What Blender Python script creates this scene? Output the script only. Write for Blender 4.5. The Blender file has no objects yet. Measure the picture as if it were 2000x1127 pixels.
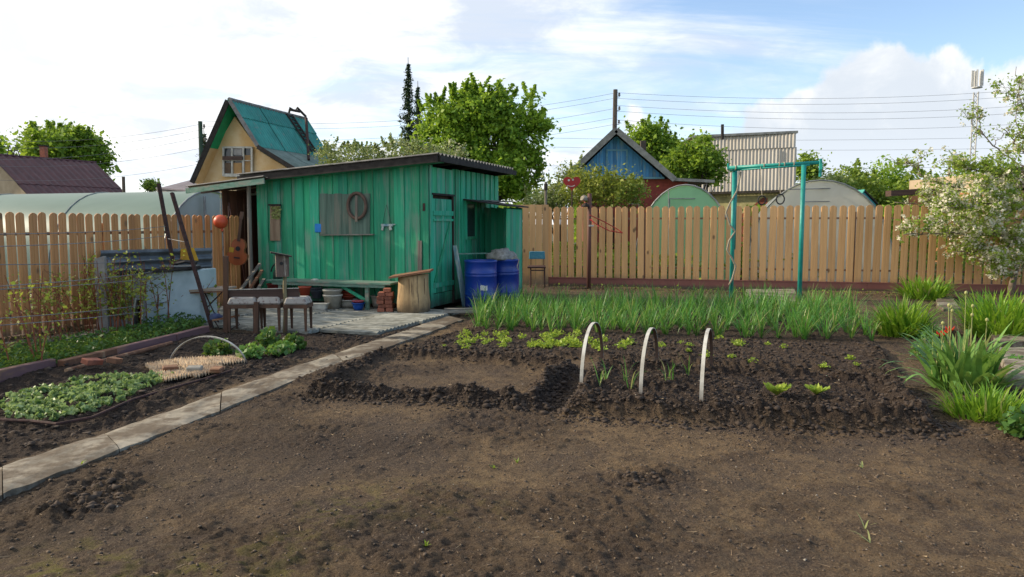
import bpy, math, random
import numpy as np
from mathutils import Vector, Matrix
RAD = math.radians
rnd = random.Random(11)
nrg = np.random.default_rng(5)
sc = bpy.context.scene
col = sc.collection

# ------------------------------------------------------------ camera
EYE = 1.55; FPX = 1444.0; CX, CY = 1000.0, 563.5; PITCH = RAD(5.0)
cam_d = bpy.data.cameras.new("camera"); cam = bpy.data.objects.new("camera", cam_d)
col.objects.link(cam); sc.camera = cam
cam_d.sensor_width = 36; cam_d.lens = 36 * FPX / 2000.0
cam_d.clip_start = 0.05; cam_d.clip_end = 3000
cam.location = (0, 0, EYE); cam.rotation_euler = (RAD(90) - PITCH, 0, 0)

# ------------------------------------------------------------ light
SUN_AZ, SUN_EL = RAD(-77), RAD(26)       # azimuth from +Y, negative = left
SUN = Vector((math.sin(SUN_AZ) * math.cos(SUN_EL), math.cos(SUN_AZ) * math.cos(SUN_EL), math.sin(SUN_EL)))
sd = bpy.data.lights.new("sun", 'SUN'); sd.energy = 3.9; sd.angle = RAD(1.2); sd.color = (1.0, .85, .64)
so = bpy.data.objects.new("sun", sd); col.objects.link(so)
so.rotation_euler = (-SUN).to_track_quat('-Z', 'Y').to_euler()
sc.view_settings.view_transform = 'Standard'; sc.view_settings.look = 'None'
sc.view_settings.gamma = 1; sc.view_settings.exposure = 0.52
try: sc.view_settings.use_curve_mapping = False
except Exception: pass
sc.cycles.use_denoising = True
sc.cycles.max_bounces = 8

def N(nt, t, **kw):
    n = nt.nodes.new(t)
    for k, v in kw.items(): setattr(n, k, v)
    return n
def vmath(nt, op, a, b=None):
    n = N(nt, 'ShaderNodeVectorMath', operation=op)
    for i, s in enumerate((a, b)):
        if s is None: continue
        if isinstance(s, (tuple, list, Vector)): n.inputs[i].default_value = tuple(s)
        else: nt.links.new(s, n.inputs[i])
    return n
def fmath(nt, op, a, b=None, c=None, clamp=False):
    n = N(nt, 'ShaderNodeMath', operation=op, use_clamp=clamp)
    for i, s in enumerate((a, b, c)):
        if s is None: continue
        if isinstance(s, (int, float)): n.inputs[i].default_value = s
        else: nt.links.new(s, n.inputs[i])
    return n.outputs[0]
def mixc(nt, f, a, b):
    n = N(nt, 'ShaderNodeMix', data_type='RGBA')
    for s, v in ((n.inputs[0], f), (n.inputs[6], a), (n.inputs[7], b)):
        if isinstance(v, (int, float)): s.default_value = v
        elif isinstance(v, (tuple, list)): s.default_value = (*v[:3], 1)
        else: nt.links.new(v, s)
    return n.outputs[2]
def ramp(nt, f, lo, hi):
    n = N(nt, 'ShaderNodeMapRange', interpolation_type='SMOOTHSTEP')
    n.inputs[1].default_value = lo; n.inputs[2].default_value = hi
    nt.links.new(f, n.inputs[0]); return n.outputs[0]
def noise(nt, vec, scale, detail=4, rough=.5, dist=0):
    n = N(nt, 'ShaderNodeTexNoise'); n.inputs['Scale'].default_value = scale
    n.inputs['Detail'].default_value = detail; n.inputs['Roughness'].default_value = rough
    n.inputs['Distortion'].default_value = dist
    if vec is not None: nt.links.new(vec, n.inputs['Vector'])
    return n.outputs[0]

def pdir(px, py):
    f = Vector((0, math.cos(PITCH), -math.sin(PITCH))); u = Vector((0, math.sin(PITCH), math.cos(PITCH)))
    return Vector((1, 0, 0)) * ((px - CX) / FPX) + u * ((CY - py) / FPX) + f

# world: Nishita sky, thin high cloud towards the sun, a cumulus bank in the opposite quarter
w = bpy.data.worlds.new("World"); sc.world = w; w.use_nodes = True
nt = w.node_tree; nt.nodes.clear()
out = N(nt, 'ShaderNodeOutputWorld'); bg = N(nt, 'ShaderNodeBackground'); bg.inputs[1].default_value = 0.122
nt.links.new(bg.outputs[0], out.inputs[0])
sky = N(nt, 'ShaderNodeTexSky', sky_type='NISHITA'); sky.sun_disc = False
sky.sun_elevation = SUN_EL; sky.sun_rotation = SUN_AZ; sky.altitude = 150; sky.air_density = 1.0; sky.dust_density = .5; sky.ozone_density = 1.5
tc = N(nt, 'ShaderNodeTexCoord'); D = tc.outputs['Generated']
sep = N(nt, 'ShaderNodeSeparateXYZ'); nt.links.new(D, sep.inputs[0])
zz = fmath(nt, 'ADD', fmath(nt, 'MAXIMUM', sep.outputs[2], 0.0), .16)
px_ = fmath(nt, 'DIVIDE', sep.outputs[0], zz); py_ = fmath(nt, 'DIVIDE', sep.outputs[1], zz)
cmb = N(nt, 'ShaderNodeCombineXYZ'); nt.links.new(px_, cmb.inputs[0]); nt.links.new(py_, cmb.inputs[1])
mp = N(nt, 'ShaderNodeMapping'); mp.inputs['Rotation'].default_value = (0, 0, RAD(52)); mp.inputs['Scale'].default_value = (.40, 1.5, 1)
nt.links.new(cmb.outputs[0], mp.inputs[0])
cir = noise(nt, mp.outputs[0], .9, 9, .62, .6)
big = noise(nt, cmb.outputs[0], .35, 3, .5)
sdot = vmath(nt, 'DOT_PRODUCT', D, tuple(SUN)).outputs['Value']
near = fmath(nt, 'MAXIMUM', sdot, 0.0)
cover = fmath(nt, 'ADD', fmath(nt, 'MULTIPLY', sdot, .42), fmath(nt, 'ADD', fmath(nt, 'MULTIPLY', cir, 1.0), fmath(nt, 'MULTIPLY', big, .55)))
m1 = ramp(nt, cover, .69, 1.02)
blue = vmath(nt, 'MULTIPLY', sky.outputs[0], (1.35, 1.32, 1.34)).outputs[0]
grey = noise(nt, cmb.outputs[0], 2.4, 6, .6, .5)
hot = ramp(nt, near, .35, .85)
c_hi = mixc(nt, hot, (6.5, 6.6, 6.7), (8.0, 7.9, 7.6))
c_lo = mixc(nt, hot, (4.3, 4.8, 5.6), (5.9, 6.1, 6.3))
c1 = mixc(nt, ramp(nt, grey, .36, .6), c_lo, c_hi)
s1 = mixc(nt, m1, blue, c1)
# cumulus bank
bx = vmath(nt, 'SUBTRACT', D, tuple(pdir(1830, 262).normalized())).outputs[0]
bx = vmath(nt, 'MULTIPLY', bx, (2.7, 2.7, 8.2)).outputs[0]
bl = vmath(nt, 'LENGTH', bx).outputs['Value']
cn = noise(nt, D, 5.2, 9, .55, .2)
cum = fmath(nt, 'ADD', fmath(nt, 'SUBTRACT', 1.12, fmath(nt, 'MULTIPLY', bl, 1.15)), fmath(nt, 'MULTIPLY', fmath(nt, 'SUBTRACT', cn, .5), 2.3))
m2 = ramp(nt, cum, .24, .40)
lit = fmath(nt, 'ADD', fmath(nt, 'MULTIPLY', fmath(nt, 'SUBTRACT', sep.outputs[2], .16), 2.2), noise(nt, D, 9, 6, .6, .3))
c2 = mixc(nt, ramp(nt, lit, .38, .78), (4.5, 4.9, 5.4), (7.2, 7.1, 6.9))
s2 = mixc(nt, m2, s1, c2)
low = ramp(nt, sep.outputs[2], .13, -.02)
s3 = mixc(nt, fmath(nt, 'MULTIPLY', low, .45), s2, (7.2, 7.9, 8.6))
nt.links.new(s3, bg.inputs[0])

# ------------------------------------------------------------ pixel-to-place helpers (points on the ground / on a wall)
def G(px, py, z=0.0):
    d = pdir(px, py); t = (z - EYE) / d.z
    return Vector((d.x * t, d.y * t, z))
def AT(px, py, y):
    d = pdir(px, py); t = y / d.y
    return Vector((d.x * t, y, EYE + d.z * t))
def PL(px, py, p0, n):
    d = pdir(px, py); o = Vector((0, 0, EYE)); t = (Vector(p0) - o).dot(n) / d.dot(n)
    return o + d * t
def ZH(y, py):
    d = pdir(CX, py); return EYE + d.z * y / d.y

# ------------------------------------------------------------ mesh building
class MB:
    def __init__(s): s.v = []; s.f = []
    def add(s, vs, fs):
        b = len(s.v); s.v += [tuple(v) for v in vs]; s.f += [tuple(i + b for i in f) for f in fs]; return s
    def hexa(s, a, b):          # two quads of 4 points each
        return s.add(list(a) + list(b), [(3, 2, 1, 0), (4, 5, 6, 7), (0, 1, 5, 4), (1, 2, 6, 5), (2, 3, 7, 6), (3, 0, 4, 7)])
    def box(s, c, size, rz=0, rx=0, ry=0):
        x, y, z = size[0] / 2, size[1] / 2, size[2] / 2
        m = Matrix.Rotation(rz, 3, 'Z') @ Matrix.Rotation(ry, 3, 'Y') @ Matrix.Rotation(rx, 3, 'X'); c = Vector(c)
        P = [c + m @ Vector(p) for p in ((-x, -y, -z), (x, -y, -z), (x, y, -z), (-x, y, -z), (-x, -y, z), (x, -y, z), (x, y, z), (-x, y, z))]
        return s.hexa(P[:4], P[4:])
    def beam(s, p0, p1, w, h, up=(0, 0, 1)):
        p0, p1 = Vector(p0), Vector(p1); d = (p1 - p0).normalized(); u = Vector(up)
        r = d.cross(u)
        if r.length < 1e-4: r = d.cross(Vector((1, 0, 0)))
        r.normalize(); u = r.cross(d).normalized(); r = r * w / 2; u = u * h / 2
        return s.hexa([p0 - r - u, p0 + r - u, p0 + r + u, p0 - r + u], [p1 - r - u, p1 + r - u, p1 + r + u, p1 - r + u])
    def tube(s, pts, rad, n=8, cap=True, sq=1.0):
        pts = [Vector(p) for p in pts]; k = len(pts)
        rad = [rad] * k if isinstance(rad, (int, float)) else rad
        vs = []; fs = []; ref = None
        for i, p in enumerate(pts):
            d = (pts[min(i + 1, k - 1)] - pts[max(i - 1, 0)])
            d = d.normalized() if d.length > 1e-9 else Vector((0, 0, 1))
            if ref is None: ref = Vector((0, 0, 1)) if abs(d.z) < .9 else Vector((1, 0, 0))
            a = d.cross(ref).normalized(); b = a.cross(d).normalized(); ref = b
            for j in range(n):
                t = 2 * math.pi * j / n
                vs.append(p + (a * math.cos(t) + b * math.sin(t) * sq) * rad[i])
        for i in range(k - 1):
            for j in range(n):
                fs.append((i * n + j, i * n + (j + 1) % n, (i + 1) * n + (j + 1) % n, (i + 1) * n + j))
        if cap: fs += [tuple(range(n))[::-1], tuple((k - 1) * n + j for j in range(n))]
        return s.add(vs, fs)
    def lathe(s, c, prof, n=20, sx=1, sy=1, rz=0):
        c = Vector(c); vs = []; fs = []; k = len(prof)
        for r, z in prof:
            for j in range(n):
                t = 2 * math.pi * j / n; x, y = r * math.cos(t) * sx, r * math.sin(t) * sy
                vs.append(c + Vector((x * math.cos(rz) - y * math.sin(rz), x * math.sin(rz) + y * math.cos(rz), z)))
        for i in range(k - 1):
            for j in range(n): fs.append((i * n + j, i * n + (j + 1) % n, (i + 1) * n + (j + 1) % n, (i + 1) * n + j))
        if prof[0][0] > 1e-4: fs.append(tuple(range(n))[::-1])
        if prof[-1][0] > 1e-4: fs.append(tuple((k - 1) * n + j for j in range(n)))
        return s.add(vs, fs)
    def prism(s, poly, ext):
        poly = [Vector(p) for p in poly]; ext = Vector(ext); n = len(poly)
        vs = poly + [p + ext for p in poly]
        return s.add(vs, [tuple(range(n))[::-1], tuple(range(n, 2 * n))] + [(i, (i + 1) % n, n + (i + 1) % n, n + i) for i in range(n)])
    def corr(s, p0, U, V, wl=.15, amp=.02, thick=.006, per=6, nv=1):
        # corrugated sheet, waves run across U, flutes along V
        p0, U, V = Vector(p0), Vector(U), Vector(V); nn = U.cross(V).normalized()
        k = max(2, int(U.length / wl * per)); row = []
        for i in range(k + 1):
            t = i / k; row.append(p0 + U * t + nn * (amp * math.sin(2 * math.pi * U.length * t / wl)))
        vs = []
        for j in range(nv + 1): vs += [p + V * (j / nv) for p in row]
        m = len(vs); vs += [p - nn * thick for p in vs[:m]]
        fs = []; K = k + 1
        for j in range(nv):
            for i in range(k):
                a = j * K + i; fs += [(a, a + 1, a + K + 1, a + K), (m + a, m + a + K, m + a + K + 1, m + a + 1)]
        for i in range(k):
            b = nv * K + i; fs += [(i, m + i, m + i + 1, i + 1), (b, b + 1, m + b + 1, m + b)]
        return s.add(vs, fs)
    def torus(s, c, R, r, nrm=(0, 1, 0), sx=1, sz=1, n=24, m=8, arc=(0, 2 * math.pi)):
        c = Vector(c); nrm = Vector(nrm).normalized(); a = nrm.cross(Vector((0, 0, 1)))
        a = a.normalized() if a.length > 1e-3 else Vector((1, 0, 0)); b = a.cross(nrm)
        pts = [c + a * (math.cos(arc[0] + (arc[1] - arc[0]) * i / n) * R * sx) + b * (math.sin(arc[0] + (arc[1] - arc[0]) * i / n) * R * sz) for i in range(n + 1)]
        return s.tube(pts, r, m, cap=abs(arc[1] - arc[0]) < 6.2)
    def blade(s, base, az, L, lean, droop, w, seg=5, fold=.0):
        # grass-like leaf: arc that starts at angle lean from the vertical and bends by droop
        base = Vector(base); h = Vector((math.cos(az), math.sin(az), 0)); side = Vector((-math.sin(az), math.cos(az), 0))
        p = base.copy(); vs = []; fs = []
        for i in range(seg + 1):
            t = i / seg; a = lean + droop * t * t
            ww = w * (1 - t ** 1.8) * (.55 + .9 * min(1, t * 4)) * .5 + .0006
            vs += [p - side * ww, p + side * ww]
            d = h * math.sin(a) + Vector((0, 0, 1)) * math.cos(a); p = p + d * (L / seg)
        for i in range(seg): fs.append((2 * i, 2 * i + 1, 2 * i + 3, 2 * i + 2))
        return s.add(vs, fs)
    def mesh(s, name, smooth=False, centre=True):
        v = np.array(s.v, dtype=np.float64)
        c = np.zeros(3)
        if centre:
            lo, hi = v.min(0), v.max(0); c = np.array([(lo[0] + hi[0]) / 2, (lo[1] + hi[1]) / 2, lo[2]]); v = v - c
        me = bpy.data.meshes.new(name); me.from_pydata(v.tolist(), [], s.f)
        if smooth:
            me.polygons.foreach_set('use_smooth', [True] * len(me.polygons))
        me.update(); return me, Vector(c)
    def build(s, name, mat, parent=None, smooth=False, bevel=0, **tags):
        me, c = s.mesh(name, smooth)
        me.materials.append(mat)
        o = bpy.data.objects.new(name, me); o.location = c; col.objects.link(o)
        if bevel:
            b = o.modifiers.new('bevel', 'BEVEL'); b.width = bevel; b.segments = 1; b.limit_method = 'ANGLE'
        if parent: setp(o, parent)
        tag(o, **tags); return o

def setp(o, parent):
    o.parent = parent
    pm = Matrix.LocRotScale(parent.location, parent.rotation_euler, parent.scale)
    if parent.parent:
        q = parent.parent; pm = Matrix.LocRotScale(q.location, q.rotation_euler, q.scale) @ parent.matrix_parent_inverse @ pm
    o.matrix_parent_inverse = pm.inverted()
def tag(o, label=None, cat=None, group=None, kind=None):
    if label: o['label'] = label
    if cat: o['category'] = cat
    if group: o['group'] = group
    if kind: o['kind'] = kind
    return o
def thing(name, loc, label, cat, group=None, rz=0, kind=None):
    o = bpy.data.objects.new(name, None); o.empty_display_size = .1; col.objects.link(o)
    o.location = loc; o.rotation_euler = (0, 0, rz); return tag(o, label, cat, group, kind)
def dup(root, loc, rz=None, label=None, scale=None, mesh=None):
    c = root.copy(); col.objects.link(c); c.location = loc
    if rz is not None: c.rotation_euler = (0, 0, rz)
    if scale: c.scale = (scale,) * 3 if isinstance(scale, (int, float)) else scale
    if label: c['label'] = label
    for ch in root.children:
        d = ch.copy(); col.objects.link(d); d.parent = c
        for g in ch.children:
            e = g.copy(); col.objects.link(e); e.parent = d
    return c
def np_mesh(name, V, F, mat, parent=None, smooth=False, kind=None, **tags):
    me = bpy.data.meshes.new(name); V = np.asarray(V, dtype=np.float32); F = np.asarray(F, dtype=np.int32)
    c = (V.min(0) + V.max(0)) / 2; c[2] = V[:, 2].min(); V = V - c
    me.vertices.add(len(V)); me.vertices.foreach_set('co', V.ravel())
    k = F.shape[1]; me.loops.add(F.size); me.loops.foreach_set('vertex_index', F.ravel())
    me.polygons.add(len(F)); me.polygons.foreach_set('loop_start', np.arange(0, F.size, k, dtype=np.int32))
    me.polygons.foreach_set('loop_total', np.full(len(F), k, dtype=np.int32))
    if smooth: me.polygons.foreach_set('use_smooth', np.ones(len(F), dtype=bool))
    me.update(calc_edges=True); me.materials.append(mat)
    o = bpy.data.objects.new(name, me); o.location = [float(a) for a in c]; col.objects.link(o)
    if parent: setp(o, parent)
    return tag(o, kind=kind, **tags)
def leafmesh(P, size, aspect=.62, flat=.0, rng=nrg):
    """N leaves as folded rhombs: 5 verts/2 quads-> kept to one quad each for cheapness"""
    P = np.asarray(P, dtype=np.float64); n = len(P)
    d = rng.normal(size=(n, 3)); d[:, 2] = d[:, 2] * .7 + .15; d /= np.linalg.norm(d, axis=1)[:, None]
    r = rng.normal(size=(n, 3)); r[:, 2] *= (1 - flat); s = np.cross(d, r); s /= np.linalg.norm(s, axis=1)[:, None] + 1e-9
    L = (np.asarray(size) * np.clip(rng.lognormal(-.06, .36, n), .35, 1.9))[:, None]
    nn = np.cross(d, s)
    a = P - d * L * .5; b = P + s * L * aspect * .5 + nn * L * .08; c = P + d * L * .5; e = P - s * L * aspect * .5 + nn * L * .08
    V = np.stack([a, b, c, e], 1).reshape(-1, 3); F = np.arange(4 * n).reshape(-1, 4)
    return V, F

# ------------------------------------------------------------ materials
def M(name, c1, c2=None, scale=6, rough=.8, bump=.25, axis=None, stretch=.06, rand=.12, wear=None, wamt=.5, wscale=3,
      knots=None, trans=0, metal=0, spec=.4, alpha=1.0, detail=6, dirt=None, dirt_h=.3, bdist=.01, hue=.0):
    m = bpy.data.materials.new(name); m.use_nodes = True; nt = m.node_tree; nt.nodes.clear()
    out = N(nt, 'ShaderNodeOutputMaterial'); tc = N(nt, 'ShaderNodeTexCoord'); oi = N(nt, 'ShaderNodeObjectInfo')
    off = vmath(nt, 'SCALE', (37.1, 91.7, 13.3)); nt.links.new(oi.outputs['Random'], off.inputs[3])
    v = vmath(nt, 'ADD', tc.outputs['Object'], off.outputs[0]).outputs[0]
    v0 = v
    if axis:
        sc_ = {'x': (stretch, 1, 1), 'y': (1, stretch, 1), 'z': (1, 1, stretch)}[axis]
        v = vmath(nt, 'MULTIPLY', v, sc_).outputs[0]
    nz = noise(nt, v, scale, detail, .62, .2)
    c2 = c2 or tuple(x * .62 for x in c1)
    c = mixc(nt, ramp(nt, nz, .3, .7), c2, c1)
    if wear:
        wn = noise(nt, v, wscale * (3 if axis else 1), 8, .68, .1); wn2 = noise(nt, v0, wscale * .6, 3, .5)
        f = ramp(nt, fmath(nt, 'ADD', fmath(nt, 'MULTIPLY', wn, .7), fmath(nt, 'MULTIPLY', wn2, .3)), .66 - .3 * wamt, .74 - .24 * wamt)
        c = mixc(nt, f, c, wear)
    if knots:
        vo = N(nt, 'ShaderNodeTexVoronoi'); vo.inputs['Scale'].default_value = 3.2
        nt.links.new(vmath(nt, 'MULTIPLY', v0, (1, 1, .55)).outputs[0], vo.inputs['Vector'])
        c = mixc(nt, ramp(nt, vo.outputs['Distance'], .13, .05), c, knots)
    if dirt:
        sp = N(nt, 'ShaderNodeSeparateXYZ'); nt.links.new(N(nt, 'ShaderNodeNewGeometry').outputs['Position'], sp.inputs[0])
        f = fmath(nt, 'ADD', ramp(nt, sp.outputs[2], dirt_h, 0.0), fmath(nt, 'SUBTRACT', noise(nt, v0, 9, 5, .6), .62), clamp=True)
        c = mixc(nt, f, c, dirt)
    hv = N(nt, 'ShaderNodeHueSaturation'); nt.links.new(c, hv.inputs['Color'])
    nt.links.new(fmath(nt, 'ADD', fmath(nt, 'MULTIPLY', oi.outputs['Random'], rand * 2), 1 - rand), hv.inputs['Value'])
    if hue:
        r2 = fmath(nt, 'FRACT', fmath(nt, 'MULTIPLY', oi.outputs['Random'], 7.31))
        nt.links.new(fmath(nt, 'ADD', fmath(nt, 'MULTIPLY', r2, hue * 2), .5 - hue), hv.inputs['Hue'])
    c = hv.outputs[0]
    b = N(nt, 'ShaderNodeBsdfPrincipled'); nt.links.new(c, b.inputs['Base Color'])
    b.inputs['Roughness'].default_value = rough; b.inputs['Metallic'].default_value = metal
    b.inputs['Specular IOR Level'].default_value = spec
    if bump:
        bp = N(nt, 'ShaderNodeBump'); bp.inputs['Strength'].default_value = bump; bp.inputs['Distance'].default_value = bdist
        nt.links.new(nz if not axis else noise(nt, v, scale * 2.5, 6, .65), bp.inputs['Height']); nt.links.new(bp.outputs[0], b.inputs['Normal'])
    sh = b.outputs[0]
    if trans:
        t = N(nt, 'ShaderNodeBsdfTranslucent'); nt.links.new(mixc(nt, .35, c, (.30, .42, .05)) if trans < 1 else c, t.inputs[0])
        mx = N(nt, 'ShaderNodeMixShader'); mx.inputs[0].default_value = min(trans, .9)
        nt.links.new(sh, mx.inputs[1]); nt.links.new(t.outputs[0], mx.inputs[2]); sh = mx.outputs[0]
    if alpha < 1:
        t = N(nt, 'ShaderNodeBsdfTransparent'); t.inputs[0].default_value = (.92, .97, .95, 1); mx = N(nt, 'ShaderNodeMixShader'); mx.inputs[0].default_value = alpha
        nt.links.new(t.outputs[0], mx.inputs[1]); nt.links.new(sh, mx.inputs[2]); sh = mx.outputs[0]
    nt.links.new(sh, out.inputs[0]); return m

def leafmat(name, c1, c2, trans=.38, rough=.5, nscale=1.2, old=0):
    """foliage: colour differs from clump to clump and from leaf to leaf"""
    m = bpy.data.materials.new(name); m.use_nodes = True; nt = m.node_tree; nt.nodes.clear()
    out = N(nt, 'ShaderNodeOutputMaterial'); tc = N(nt, 'ShaderNodeTexCoord'); oi = N(nt, 'ShaderNodeObjectInfo')
    geo = N(nt, 'ShaderNodeNewGeometry')
    a = noise(nt, tc.outputs['Object'], nscale, 3, .6)
    f = fmath(nt, 'ADD', fmath(nt, 'MULTIPLY', a, .9), fmath(nt, 'MULTIPLY', geo.outputs['Random Per Island'], .5))
    c = mixc(nt, ramp(nt, f, .38, .95), c2, c1)
    if old: c = mixc(nt, fmath(nt, 'MULTIPLY', ramp(nt, geo.outputs['Random Per Island'], 1 - old, 1 - old + .02), .8), c, (.42, .38, .17))
    hv = N(nt, 'ShaderNodeHueSaturation'); nt.links.new(c, hv.inputs['Color'])
    nt.links.new(fmath(nt, 'ADD', fmath(nt, 'MULTIPLY', oi.outputs['Random'], .3), .85), hv.inputs['Value']); c = hv.outputs[0]
    b = N(nt, 'ShaderNodeBsdfPrincipled'); nt.links.new(c, b.inputs['Base Color']); b.inputs['Roughness'].default_value = rough
    b.inputs['Specular IOR Level'].default_value = .35
    t = N(nt, 'ShaderNodeBsdfTranslucent'); nt.links.new(mixc(nt, .3, c, (.34, .42, .04)), t.inputs[0])
    mx = N(nt, 'ShaderNodeMixShader'); mx.inputs[0].default_value = trans
    nt.links.new(b.outputs[0], mx.inputs[1]); nt.links.new(t.outputs[0], mx.inputs[2]); nt.links.new(mx.outputs[0], out.inputs[0]); return m

GREEN, GREEN2, GREYW = (.036, .40, .215), (.020, .26, .14), (.20, .215, .16)
m_shed = M('shed_green_paint', GREEN, GREEN2, 14, .7, .5, 'z', wear=(.15, .32, .22), wamt=.55, rand=.26, hue=.012, dirt=(.05, .075, .055), dirt_h=.5)
m_shed_x = M('shed_green_paint_lying', GREEN, GREEN2, 14, .7, .5, 'x', wear=(.12, .21, .16), wamt=.5, rand=.15)
m_shed_pale = M('pale_green_worn_paint', (.17, .30, .235), (.08, .19, .14), 16, .75, .4, 'x', wear=(.24, .25, .20), wamt=.6, rand=.1)
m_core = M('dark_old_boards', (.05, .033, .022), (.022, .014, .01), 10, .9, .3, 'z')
m_soffit = M('blackened_timber', (.045, .037, .032), (.018, .015, .013), 9, .9, .4)
m_greywood = M('weathered_grey_wood', (.27, .24, .20), (.13, .11, .09), 12, .85, .5, 'z', rand=.2)
m_greywood_x = M('weathered_grey_wood_lying', (.30, .28, .24), (.15, .135, .11), 12, .85, .5, 'x', rand=.18)
m_panel = M('grey_green_panel', (.13, .20, .155), (.065, .11, .085), 13, .8, .5, 'z', wear=(.18, .18, .14), wamt=.5, rand=.05)
m_brownw = M('dark_brown_wood', (.12, .06, .035), (.055, .03, .02), 12, .75, .4, 'z', rand=.15)
m_brownx = M('dark_brown_wood_lying', (.10, .055, .042), (.045, .026, .02), 12, .7, .4, 'x', rand=.15)
m_rustw = M('red_brown_worn_wood', (.26, .12, .06), (.13, .06, .035), 9, .8, .4, 'x', wear=(.34, .22, .13), wamt=.5)
m_slate = M('asbestos_cement', (.22, .215, .20), (.11, .105, .10), 5, .9, .5, rand=.08, wear=(.10, .12, .075), wamt=.3)
m_fence = M('wood_print_picket', (.72, .41, .17), (.59, .32, .125), 7, .45, .12, 'z', rand=.15, dirt=(.22, .15, .09), dirt_h=.42, knots=(.22, .115, .045), spec=.5)
m_fence_l = M('orange_wood_print_picket', (.60, .27, .09), (.47, .20, .068), 7, .45, .12, 'z', rand=.15, dirt=(.16, .10, .06), dirt_h=.25, knots=(.22, .11, .045), spec=.5)
m_rail = M('fence_rail_metal', (.24, .14, .09), None, 5, .5, .05)
m_plinth = M('wine_brown_sheet', (.30, .11, .085), (.23, .085, .065), 2.5, .5, .15, dirt=(.10, .075, .05), dirt_h=.09, rand=.07)
m_conc = M('old_concrete', (.33, .29, .225), (.17, .15, .115), 4, .92, .7, rand=.06, wear=(.10, .075, .05), wamt=.75, wscale=3, detail=10, bdist=.02)
m_paving = M('grey_paving_board', (.33, .33, .285), (.12, .12, .10), 16, .9, .9, 'x', stretch=.10, rand=.12, wear=(.15, .14, .10), wamt=.4)
m_blue = M('blue_plastic_drum', (.005, .038, .29), (.004, .028, .20), 2, .36, .06, rand=.06, wear=(.10, .13, .32), wamt=.22, wscale=5, dirt=(.03, .03, .05), dirt_h=.1, spec=.5)
m_steelgrey = M('galvanised_steel', (.17, .19, .20), (.09, .10, .105), 4, .45, .15, metal=.4, wear=(.12, .09, .07), wamt=.3)
m_rust = M('rusty_dark_iron', (.075, .035, .03), (.03, .016, .014), 20, .85, .5)
m_teal = M('teal_enamel', (.012, .30, .25), (.012, .22, .19), 9, .4, .15, rand=.03, wear=(.17, .10, .06), wamt=.12)
m_white = M('white_plastic_pipe', (.66, .64, .56), (.42, .39, .32), 7, .45, .1, 'z', stretch=.3, dirt=(.14, .10, .075), dirt_h=.24, wear=(.34, .30, .24), wamt=.4)
m_hoopin = M('brown_hoop', (.16, .10, .075), None, 9, .8, .2)
m_redpot = M('terracotta_plastic', (.42, .075, .035), (.28, .05, .028), 4, .55, .05)
m_whitepot = M('dirty_white_plastic', (.55, .53, .46), (.33, .31, .26), 5, .5, .06, dirt=(.12, .10, .08), dirt_h=.12)
m_lilac = M('lilac_grey_plastic', (.27, .30, .38), (.17, .19, .26), 5, .5, .06)
m_bluebowl = M('blue_bowl_plastic', (.01, .08, .38), None, 5, .4, .02)
m_brick = M('red_brick', (.34, .12, .07), (.20, .075, .05), 12, .9, .6, rand=.25, wear=(.30, .24, .19), wamt=.3)
m_log = M('peeled_log', (.58, .40, .20), (.34, .21, .10), 9, .8, .5, 'z', wear=(.13, .085, .05), wamt=.35, dirt=(.10, .075, .05), dirt_h=.35)
m_skyblue = M('sky_blue_board', (.20, .36, .42), (.10, .20, .25), 9, .7, .4, 'z', wear=(.40, .42, .38), wamt=.6)
m_red = M('faded_red_plastic', (.46, .022, .016), (.30, .02, .014), 6, .5, .05)
m_ball = M('orange_red_ball', (.60, .085, .025), (.50, .06, .02), 5, .45, .03)
m_guitar = M('guitar_varnish', (.34, .085, .022), (.22, .05, .015), 4, .3, .05, 'z')
m_yellow = M('ochre_yellow', (.55, .32, .02), (.42, .23, .02), 6, .6, .1)
m_black = M('black_matt', (.018, .018, .02), None, 6, .6, .1)
m_paleblue = M('pale_blue_enamel', (.52, .60, .60), (.38, .46, .47), 2.5, .35, .05, wear=(.20, .13, .09), wamt=.12)
m_plaster = M('grey_white_slab', (.34, .32, .30), (.20, .185, .175), 4, .9, .4, wear=(.15, .14, .12), wamt=.3)
m_cushion = M('floral_cushion', (.40, .37, .33), (.34, .31, .28), 3, .9, .1, wear=(.11, .05, .05), wamt=.45, wscale=22)
m_rope = M('pale_rope', (.42, .37, .28), (.25, .21, .15), 40, .9, .6)
m_wire = M('thin_wire', (.20, .20, .21), None, 5, .6, 0)
m_brownroof = M('maroon_roof', (.105, .042, .045), (.07, .03, .034), 3, .6, .1, rand=.08)
m_teal_roof = M('teal_painted_slate', (.06, .31, .265), (.035, .20, .175), 2.2, .75, .35, 'z', stretch=.25, rand=.10, wear=(.16, .22, .20), wamt=.4)
m_teal_pale = M('faded_teal_slate', (.20, .265, .235), (.12, .17, .15), 3, .8, .3, rand=.08)
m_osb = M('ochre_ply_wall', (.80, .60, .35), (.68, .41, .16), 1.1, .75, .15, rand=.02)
m_beige = M('beige_plaster', (.50, .40, .28), (.40, .31, .21), 3, .9, .15)
m_eave = M('bright_green_eave', (.02, .42, .17), (.015, .32, .13), 5, .6, .1)
m_bluewall = M('blue_painted_boards', (.09, .28, .52), (.05, .18, .38), 8, .75, .4, 'z', wear=(.22, .30, .36), wamt=.48, rand=.2)
m_bluetrim = M('pale_blue_trim', (.16, .34, .45), None, 8, .7, .3, 'x')
m_fascia = M('grey_weathered_fascia', (.25, .235, .22), (.14, .13, .12), 6, .85, .4)
m_redbrick = M('brick_red_wall', (.30, .055, .04), (.20, .04, .03), 12, .85, .2, rand=.15)
m_film = M('green_film', (.20, .30, .25), (.15, .24, .20), .8, .35, .06, 'x', stretch=.3, trans=.25, spec=.5)
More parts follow.
